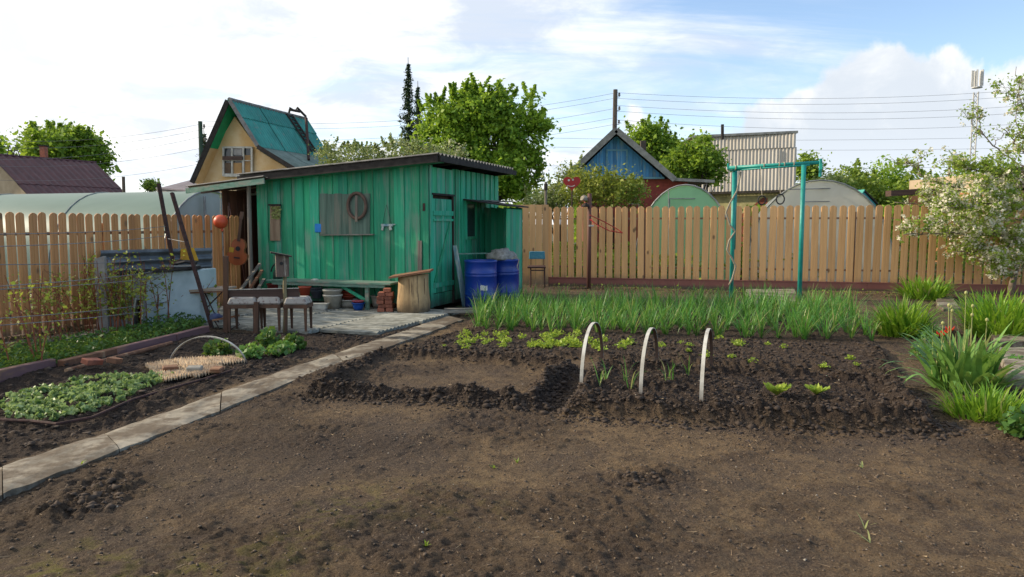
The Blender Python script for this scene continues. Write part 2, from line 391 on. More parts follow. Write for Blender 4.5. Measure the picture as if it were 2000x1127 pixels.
m_film_w = M('whitish_film', (.52, .56, .53), (.42, .46, .43), 1, .35, .05, trans=.25, spec=.5)
m_poly_g = M('green_polycarbonate', (.32, .64, .36), (.26, .54, .30), 1.2, .3, .03, trans=.3, spec=.5, rand=.05)
m_poly_w = M('grey_polycarbonate', (.80, .78, .68), (.68, .66, .57), 1.2, .3, .03, trans=.25, spec=.5, rand=.05)
m_galv = M('galvanised_frame', (.30, .32, .31), None, 5, .5, .05, metal=.3)
m_profile = M('profiled_sheet', (.50, .46, .40), (.42, .40, .37), .8, .5, .06, rand=.05, spec=.45)
m_yellowwall = M('cream_yellow_wall', (.42, .38, .18), None, 4, .9, .1)
m_glass = M('old_window_glass', (.035, .045, .05), None, 3, .12, .03, spec=.6)
m_whiteframe = M('white_window_frame', (.60, .57, .50), (.40, .37, .31), 8, .7, .2)
m_bark = M('grey_brown_bark', (.11, .085, .065), (.05, .038, .03), 9, .9, .8, 'z', stretch=.3, bdist=.02)
m_apple_bark = M('apple_bark', (.24, .19, .145), (.12, .095, .075), 9, .9, .6)
m_cane = M('raspberry_cane', (.26, .085, .035), (.16, .05, .025), 9, .7, .2)
m_pole = M('old_power_pole', (.13, .105, .085), (.07, .055, .045), 8, .9, .4, 'z')
m_insul = M('porcelain_insulator', (.25, .22, .2), None, 5, .4, 0)
m_tower = M('white_tower_paint', (.55, .55, .53), (.42, .42, .41), 2, .6, .05)
m_egg = M('egg_carton_pulp', (.62, .50, .34), (.44, .31, .20), 8, .95, .3, rand=.12)
m_edge = M('plum_painted_timber', (.20, .105, .105), (.12, .065, .065), 5, .8, .4, 'y', wear=(.25, .14, .09), wamt=.5)
m_clod = M('damp_soil_clod', (.070, .050, .037), (.034, .024, .018), 18, .95, .9)
m_chip = M('pale_chip', (.50, .44, .36), None, 10, .9, .2, rand=.3)
m_shoe = M('navy_cloth', (.06, .08, .16), None, 9, .9, .3)
m_tarp = M('grey_white_sacking', (.38, .37, .34), (.20, .19, .17), 14, .9, .6, detail=9)
m_tealplank = M('teal_shed_roof', (.03, .24, .26), None, 4, .6, .1)
m_orange = M('orange_brown_wall', (.42, .19, .085), None, 2, .8, .2)

l_big = leafmat('summer_leaf', (.31, .46, .045), (.10, .22, .025), .5)
l_dark = leafmat('dark_leaf', (.06, .15, .03), (.022, .065, .014))
l_pale = leafmat('pale_blossom_leaf', (.34, .38, .15), (.16, .23, .06), .3)
l_yel = leafmat('yellow_green_leaf', (.28, .38, .045), (.10, .20, .03))
l_spruce = leafmat('spruce_needle', (.032, .075, .035), (.014, .036, .018), .1, .7)
l_apple = leafmat('apple_leaf', (.36, .46, .08), (.17, .29, .035), .55)
l_petal = leafmat('white_petal', (.86, .82, .68), (.78, .72, .56), .35, .6, 3)
l_garlic = leafmat('garlic_leaf', (.15, .38, .06), (.05, .19, .035), .40, .38, 6, .09)
l_lily = leafmat('daylily_leaf', (.28, .46, .035), (.08, .24, .02), .4, .42, 5, .07)
l_tulip = leafmat('broad_tulip_leaf', (.22, .40, .09), (.075, .20, .045), .35, .4, 5, .06)
l_straw = leafmat('straw_stalk', (.42, .42, .16), (.22, .28, .08), .2, .6, 8)
l_lett = leafmat('lettuce_leaf', (.40, .50, .06), (.20, .32, .04), .42, .45, 14)
l_seed = leafmat('seedling_leaf', (.38, .50, .22), (.075, .18, .05), .35, .5, 9)
l_rasp = leafmat('raspberry_leaf', (.36, .39, .06), (.14, .20, .03), .4, .5, 5)
l_cover = leafmat('ground_cover_leaf', (.085, .19, .035), (.03, .085, .018), .3, .5, 4)
l_dry = leafmat('dry_litter_leaf', (.20, .13, .07), (.09, .06, .035), .1, .9, 9)
m_tulip = leafmat('red_petal', (.62, .02, .015), (.42, .012, .01), .25, .45, 20)
# ------------------------------------------------------------ soil height field
_perm = np.random.default_rng(3).random((256, 256))
def vnoise(x, y):
    xi = np.floor(x).astype(np.int64); yi = np.floor(y).astype(np.int64); fx = x - xi; fy = y - yi
    fx = fx * fx * (3 - 2 * fx); fy = fy * fy * (3 - 2 * fy)
    g = lambda i, j: _perm[(i & 255), (j & 255)]
    return (g(xi, yi) * (1 - fx) + g(xi + 1, yi) * fx) * (1 - fy) + (g(xi, yi + 1) * (1 - fx) + g(xi + 1, yi + 1) * fx) * fy
def fbm(x, y, f, o=4, gain=.5, seed=0):
    s = 0; a = 1; t = 0
    for k in range(o):
        s = s + a * (vnoise(x * f + seed * 17.3 + k * 5.1, y * f + seed * 9.7 + k * 3.3) - .5); t += a; a *= gain; f *= 2.07
    return s / t
def sdist(x, y, poly):
    """signed distance to polygon, positive inside"""
    d = np.full(x.shape, 1e9); ins = np.zeros(x.shape, bool); n = len(poly)
    for i in range(n):
        ax, ay = poly[i][0], poly[i][1]; bx, by = poly[(i + 1) % n][0], poly[(i + 1) % n][1]
        ex, ey = bx - ax, by - ay; t = np.clip(((x - ax) * ex + (y - ay) * ey) / (ex * ex + ey * ey), 0, 1)
        d = np.minimum(d, np.hypot(x - ax - t * ex, y - ay - t * ey))
        c = ((ay > y) != (by > y)) & (x < (bx - ax) * (y - ay) / (by - ay + 1e-12) + ax); ins ^= c
    return np.where(ins, d, -d)
def GP(*pts): return [tuple(G(a, b))[:2] for a, b in pts]
B1 = GP((605, 772), (738, 696), (900, 702), (1122, 724), (1052, 792))
B2 = GP((1098, 800), (1160, 728), (1755, 748), (1838, 842), (1500, 826))
B3 = GP((765, 686), (885, 648), (1300, 668), (1715, 676), (1768, 732), (1400, 716), (1130, 704), (950, 700))
B4 = GP((905, 652), (930, 606), (1660, 608), (1712, 672), (1300, 664))
BL = GP((-420, 900), (-60, 752), (330, 664), (400, 647), (738, 654), (830, 634), (800, 644), (610, 696), (0, 900), (-300, 1010))
BR = GP((1690, 660), (1740, 575), (2200, 560), (2400, 800), (2000, 900), (1900, 830), (1800, 720))
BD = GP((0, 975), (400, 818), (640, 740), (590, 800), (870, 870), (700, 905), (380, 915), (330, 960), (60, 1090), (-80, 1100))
BF = GP((-300, 740), (-200, 690), (150, 645), (400, 615), (410, 640), (0, 735))
def step(a, b, x): t = np.clip((x - a) / (b - a), 0, 1); return t * t * (3 - 2 * t)
def soil(x, y):
    wob = fbm(x, y, 2.2, 3, .5, 1) * .16
    h = fbm(x, y, .45, 3, .5, 2) * .10 + fbm(x, y, 3.2, 4, .55, 3) * .03
    clod = np.abs(fbm(x, y, 9, 4, .6, 4)) ; fine = fbm(x, y, 30, 3, .6, 5)
    dug_dark = np.zeros(x.shape)
    patch = step(.0, .2, fbm(x, y, 1.0, 5, .6, 6)) * .75
    rough = .25 + 1.6 * patch
    def ridge(sd, w, c=0): return np.exp(-((sd - c) / w) ** 2)
    s = sdist(x, y, B1) + wob * .35
    r = ridge(s, .10, .07) * (1 + 2 * fbm(x, y, 1.5, 2, .5, 8)); h = h + r * .085 + step(-.02, .1, s) * .035; ins = step(.16, .26, s)
    dug_dark = np.maximum(dug_dark, np.clip(ridge(s, .15, .05) * 1.3, 0, 1)); dug_dark = np.maximum(dug_dark, .30 * step(0, .1, s) * (1 - ins)); rough = rough + 3.4 * ridge(s, .15, .05)
    s = sdist(x, y, B2) + wob * .3
    i2 = step(-.04, .09, s); h = h + i2 * .085 + ridge(s, .09, .12) * .05; dug_dark = np.maximum(dug_dark, i2); rough = rough + i2 * 1.9 + 1.8 * ridge(s, .15, .1)
    s = sdist(x, y, B3) + wob * .5
    i3 = step(-.05, .12, s); h = h + i3 * .07; dug_dark = np.maximum(dug_dark, i3 * .85); rough = rough + i3 * 1.3 + 1.3 * ridge(s, .12, .05)
    s = sdist(x, y, B4) + wob * .5
    i4 = step(-.05, .12, s); h = h + i4 * .06; dug_dark = np.maximum(dug_dark, i4 * .8); rough = rough + i4 * .9
    s = sdist(x, y, BL) + wob * .3
    il = step(-.05, .1, s); h = h + il * .015 + il * fbm(x, y, 1.4, 3, .5, 9) * .10; dug_dark = np.maximum(dug_dark, il); rough = rough + il * 1.5
    s = sdist(x, y, BR); ir = step(-.1, .2, s); dug_dark = np.maximum(dug_dark, ir * .45); rough = rough + ir * 1.0
    s = sdist(x, y, BF); jf = step(-.1, .2, s); dug_dark = np.maximum(dug_dark, jf * .7); rough = rough + jf * .8
    s = sdist(x, y, BD); dug_dark = np.maximum(dug_dark, .62 * step(-.25, .35, s + wob * 2.2))  # darker soil zone beside the path, blended like the dug beds
    # lumps where the ground was turned with a spade
    for (gx, gy, rr) in ((150, 980, .22), (220, 940, .2), (1265, 925, .22), (110, 995, .15), (1990, 880, .4)):
        p = G(gx, gy); q = np.exp(-((x - p.x) ** 2 + (y - p.y) ** 2) / rr ** 2); h = h + q * .008; rough = rough + 1.9 * q; dug_dark = np.maximum(dug_dark, q * .75)
    # trodden strip between the beds and the back fence
    h = h + (clod * .075 + fine * .014) * rough * .72 + fine * .010 + fbm(x, y, 14, 3, .6, 31) * .013
    dug_dark = np.maximum(dug_dark, patch * .8)
    # under the paved yard and the concrete path the soil stays low
    return h - .03, np.clip(dug_dark, 0, 1)
C0 = G(838, 607); VV = Vector((.342, .94, 0)); UU = Vector((-.94, .342, 0))
def S(u, v, z=0.0): return Vector((C0.x + UU.x * u + VV.x * v, C0.y + UU.y * u + VV.y * v, z))
YARD = [tuple(S(*p))[:2] for p in ((-.62, -.25), (-.62, .3), (5.2, .3), (5.2, -1.2), (2.5, -3.05), (.42, -3.05), (-.45, -2.75))]
PATHP = GP((-220, 1010), (0, 908), (185, 849), (620, 699), (800, 640), (905, 612), (885, 628), (860, 639), (630, 720), (394, 812), (219, 880), (0, 964), (-160, 1040))
xs = np.concatenate([np.linspace(-12, -6.5, 90, endpoint=False), np.linspace(-6.5, 6.5, 900, endpoint=False), np.linspace(6.5, 16, 300)])
ys = [2.4]
while ys[-1] < 22: ys.append(ys[-1] + max(.0105, .0021 * ys[-1] ** 1.25))
ys = np.array(ys); X, Y = np.meshgrid(xs, ys)
H, DUG_DARK = soil(X, Y)
sy = sdist(X, Y, YARD); H = H - .09 * step(-.03, .05, sy)
sp_ = sdist(X, Y, PATHP); H = H - .09 * step(.005, .07, sp_)
edge = np.minimum(np.minimum(X + 12, 16 - X), np.minimum(Y - 2.4, 22 - Y)); H = H - .35 * step(.5, 0, edge)
nx, ny = len(xs), len(ys)
V = np.stack([X, Y, H], -1).reshape(-1, 3)
ii = (np.arange(ny - 1)[:, None] * nx + np.arange(nx - 1)[None, :]).ravel()
F = np.stack([ii, ii + 1, ii + nx + 1, ii + nx], 1)
def hz(x, y): h, _ = soil(np.array([float(x)]), np.array([float(y)])); return float(h[0])

m_soil = bpy.data.materials.new('garden_soil'); m_soil.use_nodes = True; nt = m_soil.node_tree; nt.nodes.clear()
out = N(nt, 'ShaderNodeOutputMaterial'); tc = N(nt, 'ShaderNodeTexCoord'); at = N(nt, 'ShaderNodeAttribute', attribute_name='dug')
o_ = tc.outputs['Object']
n1 = noise(nt, o_, 1.1, 6, .62, .4); n2 = noise(nt, o_, 7, 8, .7, .3); n3 = noise(nt, o_, 75, 6, .75); n4 = noise(nt, o_, .8, 5, .6)
dry = mixc(nt, ramp(nt, n2, .35, .68), (.085, .057, .035), (.215, .147, .080))
dry = mixc(nt, ramp(nt, n1, .38, .66), dry, (.083, .060, .044))
dry = mixc(nt, fmath(nt, 'MULTIPLY', ramp(nt, n3, .52, .66), .75), dry, (.25, .19, .125))
dry = mixc(nt, fmath(nt, 'MULTIPLY', ramp(nt, n3, .47, .34), .85), dry, (.035, .025, .02))
moss = fmath(nt, 'MULTIPLY', ramp(nt, n4, .48, .62), ramp(nt, n2, .45, .62))
spz = N(nt, 'ShaderNodeSeparateXYZ'); nt.links.new(N(nt, 'ShaderNodeNewGeometry').outputs['Position'], spz.inputs[0])
near_ = fmath(nt, 'MULTIPLY', ramp(nt, spz.outputs[1], 4.7, 3.5), ramp(nt, spz.outputs[0], 1.5, -.6))
dry = mixc(nt, fmath(nt, 'MULTIPLY', fmath(nt, 'MULTIPLY', moss, near_), .85), dry, (.155, .14, .03))
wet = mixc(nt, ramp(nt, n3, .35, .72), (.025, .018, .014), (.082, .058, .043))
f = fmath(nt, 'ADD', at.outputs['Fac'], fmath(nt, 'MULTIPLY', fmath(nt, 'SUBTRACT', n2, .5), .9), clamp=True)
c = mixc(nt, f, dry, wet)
b = N(nt, 'ShaderNodeBsdfPrincipled'); b.inputs['Roughness'].default_value = .95; b.inputs['Specular IOR Level'].default_value = .2
nt.links.new(c, b.inputs['Base Color'])
bp = N(nt, 'ShaderNodeBump'); bp.inputs['Strength'].default_value = 1.0; bp.inputs['Distance'].default_value = .035
nt.links.new(fmath(nt, 'ADD', noise(nt, o_, 38, 8, .72), fmath(nt, 'MULTIPLY', n3, .4)), bp.inputs['Height']); nt.links.new(bp.outputs[0], b.inputs['Normal'])
nt.links.new(b.outputs[0], out.inputs[0])
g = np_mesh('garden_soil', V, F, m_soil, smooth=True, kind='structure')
a = g.data.attributes.new('dug', 'FLOAT', 'POINT'); a.data.foreach_set('value', DUG_DARK.ravel().astype(np.float32))

m_far = M('far_ground', (.075, .095, .035), (.055, .045, .03), .5, .95, .4, rand=0, detail=10)
MB().add([(-900, -300, -.16), (900, -300, -.16), (900, 1800, -.16), (-900, 1800, -.16)], [(0, 1, 2, 3)]).build('ground', m_far, kind='structure')

# loose clods on the dug rims: far more than 300, one mass
def clods(name, n, sampler, smin, smax, mat):
    ico = [(0, 0, 1)] + [(.894 * math.cos(RAD(72 * i)), .894 * math.sin(RAD(72 * i)), .447) for i in range(5)] + [(.894 * math.cos(RAD(36 + 72 * i)), .894 * math.sin(RAD(36 + 72 * i)), -.447) for i in range(5)] + [(0, 0, -1)]
    fc = [(0, 1 + i, 1 + (i + 1) % 5) for i in range(5)] + [(1 + i, 6 + i, 1 + (i + 1) % 5) for i in range(5)] + [(1 + (i + 1) % 5, 6 + i, 6 + (i + 1) % 5) for i in range(5)] + [(6 + i, 11, 6 + (i + 1) % 5) for i in range(5)]
    ico = np.array(ico); fc = np.array(fc)
    xy = sampler(n); h, _ = soil(xy[:, 0], xy[:, 1]); k = len(xy)
    s = smin + (smax - smin) * nrg.random(k) ** 4.0
    Vv = ico[None] * nrg.uniform(.4, 1.5, (k, 12, 1)) * (s[:, None, None]) * np.stack([nrg.uniform(.8, 1.4, k), nrg.uniform(.8, 1.4, k), nrg.uniform(.35, .8, k)], 1)[:, None]
    Vv = Vv + np.stack([xy[:, 0], xy[:, 1], h + s * .12], 1)[:, None]
    Fv = (fc[None] + (np.arange(k) * 12)[:, None, None]).reshape(-1, 3)
    return np_mesh(name, Vv.reshape(-1, 3), Fv, mat, kind='stuff')
def rim(poly, c, w):
    def f(n):
        P = np.array(poly); L = np.linalg.norm(np.roll(P, -1, 0) - P, axis=1); k = nrg.choice(len(P), n, p=L / L.sum()); t = nrg.random(n)[:, None]
        p = P[k] * (1 - t) + np.roll(P, -1, 0)[k] * t
        return p + nrg.normal(0, w, (n, 2))
    return f
def area(poly):
    def f(n):
        P = np.array(poly); r = nrg.uniform(P.min(0), P.max(0), (n * 3, 2)); r = r[sdist(r[:, 0], r[:, 1], poly) > 0]; return r[:n]
    return f
clods('soil_clods', 4200, rim(B1, 0, .08), .005, .030, m_clod)
clods('soil_clods', 4000, rim(B2, 0, .09), .005, .030, m_clod)
clods('soil_clods', 3000, rim(B1, 0, .2), .003, .017, m_clod)
clods('soil_clods', 3500, rim(B2, 0, .22), .003, .017, m_clod)
clods('soil_clods', 4200, area(B2), .004, .022, m_clod)
clods('soil_clods', 5200, area(B3), .006, .03, m_clod)
clods('soil_clods', 2200, area(B4), .006, .03, m_clod)
clods('soil_clods', 3600, area(BL), .006, .03, m_clod)
clods('soil_crumbs', 15000, area([(-3.2, 3), (3.4, 3), (4.8, 6.3), (-2.3, 7)]), .002, .011, M('dry_crumb', (.135, .098, .065), (.06, .043, .032), 18, .95, .8))
clods('turned_lumps', 150, area(GP((100, 1005), (170, 935), (270, 930), (240, 985))), .005, .034, m_clod)
clods('turned_lumps', 90, area(GP((1190, 940), (1215, 915), (1300, 920), (1290, 940))), .004, .024, m_clod)
cc = area([(-3.0, 3), (3.2, 3), (5.5, 7.2), (-2, 7.0)])
clods('pale_chips', 240, cc, .003, .0085, m_chip)
xy = area([(-3.2, 3), (3.4, 3), (6, 8), (-2.4, 7.5)])(900); hq, _ = soil(xy[:, 0], xy[:, 1]); aq = nrg.uniform(0, 6.28, len(xy)); Lq = nrg.uniform(.012, .06, len(xy)) * .5; wq = .0011
dx, dy = np.cos(aq) * Lq, np.sin(aq) * Lq; sx_, sy_ = -np.sin(aq) * wq, np.cos(aq) * wq; zq = hq + .004
Vq = np.stack([np.stack([xy[:, 0] + a * dx + b * sx_, xy[:, 1] + a * dy + b * sy_, zq + c * nrg.uniform(0, .008, len(xy))], 1) for a, b, c in ((-1, -1, 0), (1, -1, 1), (1, 1, 1), (-1, 1, 0))], 1).reshape(-1, 3)
np_mesh('straw_bits', Vq, np.arange(len(Vq)).reshape(-1, 4), M('dry_straw', (.36, .27, .16), (.16, .11, .07), 9, .9, .1), kind='stuff')

# ------------------------------------------------------------ concrete path of cast slabs
pth = thing('concrete_path', G(430, 790), None, None, kind='structure')
Lp = [G(*p) for p in ((-235, 1000), (0, 908), (185, 849), (400, 775), (620, 699), (800, 640), (868, 616))]
Rp = [G(*p) for p in ((-190, 1052), (0, 964), (219, 880), (394, 812), (630, 720), (858, 640), (905, 622))]
def lerpline(Ls, t):
    k = t * (len(Ls) - 1); i = min(int(k), len(Ls) - 2); return Ls[i].lerp(Ls[i + 1], k - i)
cuts = [0, .17, .345, .52, .69, .84, 1]
for i in range(len(cuts) - 1):
    a_, b_ = cuts[i] + .0007, cuts[i + 1] - .0007; m = MB(); K = 14; q = 5; vs = []
    for k in range(K + 1):
        t = a_ + (b_ - a_) * k / K; l, r = lerpline(Lp, t), lerpline(Rp, t)
        for j in range(q + 1):
            p = l.lerp(r, j / q); nzv = fbm(np.array([p.x]), np.array([p.y]), 3, 3, .5, 11)[0]
            e = .012 if j in (0, q) else 0
            px = p + (r - l).normalized() * (fbm(np.array([p.x]), np.array([p.y]), 7, 3, .6, 12)[0] * .07 if j in (0, q) else 0)
            vs.append(Vector((px.x, px.y, -.003 + (i % 2) * .004 + nzv * .02 - e)))
    n0 = len(vs); fs = []
    for k in range(K):
        for j in range(q): a = k * (q + 1) + j; fs.append((a, a + q + 1, a + q + 2, a + 1)[::-1])
    ringi = [j for j in range(q + 1)] + [k * (q + 1) + q for k in range(1, K + 1)] + [K * (q + 1) + j for j in range(q - 1, -1, -1)] + [k * (q + 1) for k in range(K - 1, 0, -1)]
    low = [Vector((vs[r].x, vs[r].y, -.12)) for r in ringi]; vs += low; R_ = len(ringi)
    for k in range(R_): fs.append((ringi[k], ringi[(k + 1) % R_], n0 + (k + 1) % R_, n0 + k)[::-1])
    m.add(vs, fs); m.build('slab', m_conc, pth)

# ------------------------------------------------------------ paved yard in front of the shed: ribbed boards laid flat
yd = thing('paved_yard', S(1.5, -1.5), None, None, kind='structure')
def ribbed(u0, u1, v0, v1, z, nme='paving_board', rot=0):
    m = MB(); k = max(3, int((v1 - v0) / .055)); rows = []
    for i in range(k + 1):
        v = v0 + (v1 - v0) * i / k; zz_ = z + (.013 if i % 2 else -.010)
        rows += [S(u0, v, zz_), S(u1, v, zz_)]
    fs = [(2 * i, 2 * i + 1, 2 * i + 3, 2 * i + 2) for i in range(k)]; b = len(rows)
    rows += [Vector((p.x, p.y, z - .05)) for p in rows]
    fs += [(2 * i, 2 * i + 2, b + 2 * i + 2, b + 2 * i) for i in range(k)] + [(2 * i + 1, b + 2 * i + 1, b + 2 * i + 3, 2 * i + 3) for i in range(k)]
    fs += [(0, b, b + 1, 1), (2 * k, 2 * k + 1, b + 2 * k + 1, b + 2 * k)]
    return m.add(rows, fs).build(nme, m_paving, yd)
for (u0, u1, v0, v1, z) in ((-.6, .35, -1.45, -.02, .030), (-.55, .40, -2.75, -1.47, .022), (.37, 1.5, -1.5, -.02, .020), (.42, 1.5, -3.02, -1.52, .028),
                           (1.52, 2.6, -1.55, -.02, .03), (1.52, 2.5, -3.02, -1.57, .02), (2.62, 3.64, -1.5, -.02, .02), (2.55, 3.5, -2.6, -1.52, .028), (3.66, 4.35, -1.9, .3, .018)):
    ribbed(u0, u1, v0, v1, z)

# ------------------------------------------------------------ pickets
def picket_mesh(w, h, d=.012):
    m = MB(); prof = [(-.5, 0), (-.42, .9), (-.15, 1), (0, .6), (.15, 1), (.42, .9), (.5, 0)]
    nu = len(prof); rows = [0.0, h - w * .42]; tops = []
    vs = []
    def top(u): return h - w * .42 + w * .42 * math.sqrt(max(0, 1 - (2 * u) ** 2)) if abs(u) < .5 else h - w * .42
    for u, dd in prof: vs.append((u * w, -dd * d, 0))
    for u, dd in prof: vs.append((u * w, -dd * d, h - w * .42))
    for u, dd in prof: vs.append((u * w, -dd * d, top(u) - .001 * (abs(u) >= .5)))
    for u, dd in prof: vs.append((u * w, -dd * d + .0015 + .003 * (1 if 0 < abs(u) < .45 else 0), top(u)))
    b = len(vs)
    fs = []
    for r in range(2):
        for i in range(nu - 1): a = r * nu + i; fs.append((a, a + 1, a + nu + 1, a + nu))
    bk = [(u * w, .004, z) for (u, dd) in prof for z in (0, top(u))]
    vs += bk
    for i in range(nu - 1):
        a = b + 2 * i; fs.append((a, a + 1, a + 3, a + 2)); fs.append((2 * nu + i, 2 * nu + i + 1, b + 2 * i + 3, b + 2 * i + 1))
    fs.append((0, nu, b + 1, b)); fs.append((nu - 1, b + 2 * nu - 2, b + 2 * nu - 1, 2 * nu - 1))
    return m.add(vs, fs)
def fence(p0, p1, spacing, w, h, z0, label, mat, group=None, plinth=None, skip=()):
    p0, p1 = Vector(p0), Vector(p1); d = (p1 - p0); L = d.length; d.normalize(); ang = math.atan2(d.y, d.x)
    n = Vector((d.y, -d.x, 0))                       # towards the garden
    root = thing('picket_fence', p0.lerp(p1, .5), label, 'fence')
    me, _ = picket_mesh(w, h).mesh('picket', centre=False); me.materials.append(mat)
    k = int(L / spacing)
    for i in range(k + 1):
        p = p0 + d * (i * spacing + rnd.uniform(-.006, .006)); o = bpy.data.objects.new('picket', me); col.objects.link(o)
        o.location = (p.x, p.y, z0 + rnd.uniform(-.006, .006)); o.rotation_euler = (RAD(rnd.uniform(-.5, .5)), RAD(rnd.uniform(-.7, .7)), ang + (math.pi if False else 0))
        setp(o, root)
    for z in (z0 + .27, z0 + h - .30):
        MB().beam(p0 - n * .025 + Vector((0, 0, z)), p1 - n * .025 + Vector((0, 0, z)), .03, .045).build('rail', m_rail, root)
    j = 0
    while j <= L:
        p = p0 + d * j - n * .065; MB().box((p.x, p.y, (z0 + h - .15) / 2 - .1), (.05, .05, z0 + h + .05), ang).build('post', m_rail, root); j += 2.4
    if plinth:
        j = 0
        while j < L - .05:
            a = p0 + d * (j + .004) + n * .012; b_ = p0 + d * min(j + 2.5, L) + n * .012
            m = MB(); z1 = plinth + .0
            m.beam(a + Vector((0, 0, z1 / 2 - .06)), b_ + Vector((0, 0, z1 / 2 - .06)), .03, z1 + .12); m.beam(a + n * .008 + Vector((0, 0, z1 - .012)), b_ + n * .008 + Vector((0, 0, z1 - .012)), .05, .016)
            m.build('plinth_panel', m_plinth, root); j += 2.5
    return root
# back fence
F0 = G(1072, 556); F1 = G(1955, 573)
dF = (F1 - F0).normalized(); F2 = F1 + dF * 4.5
fence(F0, F2, .192, .155, 1.78, .20, 'long tan wooden-look picket fence with a wine-brown plinth along the back of the garden', m_fence, plinth=.20)
# left fence
FL = G(0, 662); dL = Vector((.356, .934, 0)).normalized()
fence(FL - dL * 5.5, FL + dL * 4.72, .151, .125, 1.69, .02, 'orange-brown picket fence running back along the left side to the shed', m_fence_l)

# solid boards panel between the shed and the back fence
gp = thing('board_gate', G(1040, 560), 'tall solid plank gate panel between the green shed and the picket fence', 'gate')
GA, GB = G(1008, 556), G(1071, 556); GA.y = GB.y = F0.y - .03; GA.x = 8 / FPX * GA.y
k = 5
for i in range(k):
    a = GA.lerp(GB, i / k + .004); b_ = GA.lerp(GB, (i + 1) / k - .004)
    MB().box(((a.x + b_.x) / 2, a.y, 1.02 + rnd.uniform(-.006, .006)), (b_.x - a.x, .022, 2.03)).build('plank', m_fence, gp)
for z in (.4, 1.7): MB().beam(GA + Vector((0, .03, z)), GB + Vector((0, .03, z)), .03, .06).build('rail', m_rail, gp)
# ------------------------------------------------------------ green plank shed
shed = thing('garden_shed', S(1.8, 1.6), 'green plank garden shed with a dark sloping roof and an awning on its left', 'shed')
FN = -VV                                   # outward normal of the front wall
SN = -UU                                   # outward normal of the side wall
def topz(u): return 2.60 - .062 * u
def wplank(u0, u1, z0, z1a, z1b, off, th=.022, m=m_shed, name='plank', base='front', tilt=0):
    """a standing board on the front wall (u from corner) or on the side wall (v from corner)"""
    if base == 'front': P = lambda s, z, o: S(s, -o, z)
    else: P = lambda s, z, o: S(-o, s, z)
    f = [P(u0, z0, off), P(u1, z0, off), P(u1 + tilt, z1b, off), P(u0 + tilt, z1a, off)]
    b_ = [P(u0, z0, off + th), P(u1, z0, off + th), P(u1 + tilt, z1b, off + th), P(u0 + tilt, z1a, off + th)]
    return MB().hexa(f, b_).build(name, m, shed)
u = 0.0; i = 0
while u < 3.62:
    wd = rnd.uniform(.115, .175); e = min(u + wd, 3.66)
    if 3.66 - e < .06: e = 3.66
    lap = i % 2
    zb = .10 + rnd.uniform(-.02, .02)
    wplank(u - (.018 if lap else 0) + .004, e + (.018 if lap else 0) - .004, zb, topz(u), topz(e), .023 * lap + .002 + rnd.uniform(0, .003), m=m_shed, tilt=rnd.uniform(-.006, .006))
    u = e; i += 1
v = .98; i = 0
while v < 3.30:
    wd = rnd.uniform(.105, .15); e = min(v + wd, 3.33)
    if 3.33 - e < .05: e = 3.33
    lap = i % 2
    wplank(v - (.015 if lap else 0) + .004, e + (.015 if lap else 0) - .004, .10, 2.58, 2.58, .022 * lap + .002 + rnd.uniform(0, .003), base='side')
    v = e; i += 1
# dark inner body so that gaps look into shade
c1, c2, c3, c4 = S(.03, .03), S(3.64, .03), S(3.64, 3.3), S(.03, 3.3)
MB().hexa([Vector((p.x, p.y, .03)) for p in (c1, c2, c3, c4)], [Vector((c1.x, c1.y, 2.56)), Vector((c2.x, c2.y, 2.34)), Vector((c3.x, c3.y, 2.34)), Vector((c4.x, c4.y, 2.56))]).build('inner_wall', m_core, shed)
# corner boards
wplank(-.03, .075, .08, 2.60, 2.6, .03, name='corner_board'); wplank(-.012, .085, .05, 2.58, 2.58, .03, base='side', name='corner_board')
# door in the side wall
dr = thing('door', S(0, .5, .1), None, None); setp(dr, shed); 
def dplank(v0, v1, z0, z1, off, th=.02, m=m_shed, name='plank', dv=0):
    f = [S(-off, v0, z0), S(-off, v1, z0), S(-off, v1 + dv, z1), S(-off, v0 + dv, z1)]; b_ = [S(-off - th, v0, z0), S(-off - th, v1, z0), S(-off - th, v1 + dv, z1), S(-off - th, v0 + dv, z1)]
    return MB().hexa(f, b_).build(name, m, dr)
for k in range(7): dplank(.12 + k * .118, .12 + (k + 1) * .118 - .008, .30, 2.0, .012 + .004 * (k % 2))
for k in range(7): dplank(.12 + k * .118, .12 + (k + 1) * .118 - .008, .06, .285, .010 + .004 * (k % 2))
for z in (.40, 1.70): dplank(.10, .95, z, z + .085, .040, m=m_shed, name='cross_board')
dplank(.10, .95, 1.60, 1.64, .040, m=m_shed, name='cross_board')
dplank(.12, .20, .50, 1.60, .040, m=m_shed, name='brace', dv=.68)
dplank(.93, .985, .04, 2.10, .026, th=.03, m=m_core, name='door_post')
MB().beam(S(-.075, .86, 1.05), S(-.075, .86, 1.17), .02, .02).build('handle', m_black, dr)
# hatch boards above the door
for k in range(5): wplank(.09 + k * .172, .09 + (k + 1) * .172 - .008, 2.10, 2.55, 2.55, .030 + .006 * (k % 2), base='side', name='hatch_board')
MB().beam(S(-.055, .05, 2.08), S(-.055, 1.0, 2.08), .03, .035).build('hatch_sill', m_soffit, shed)
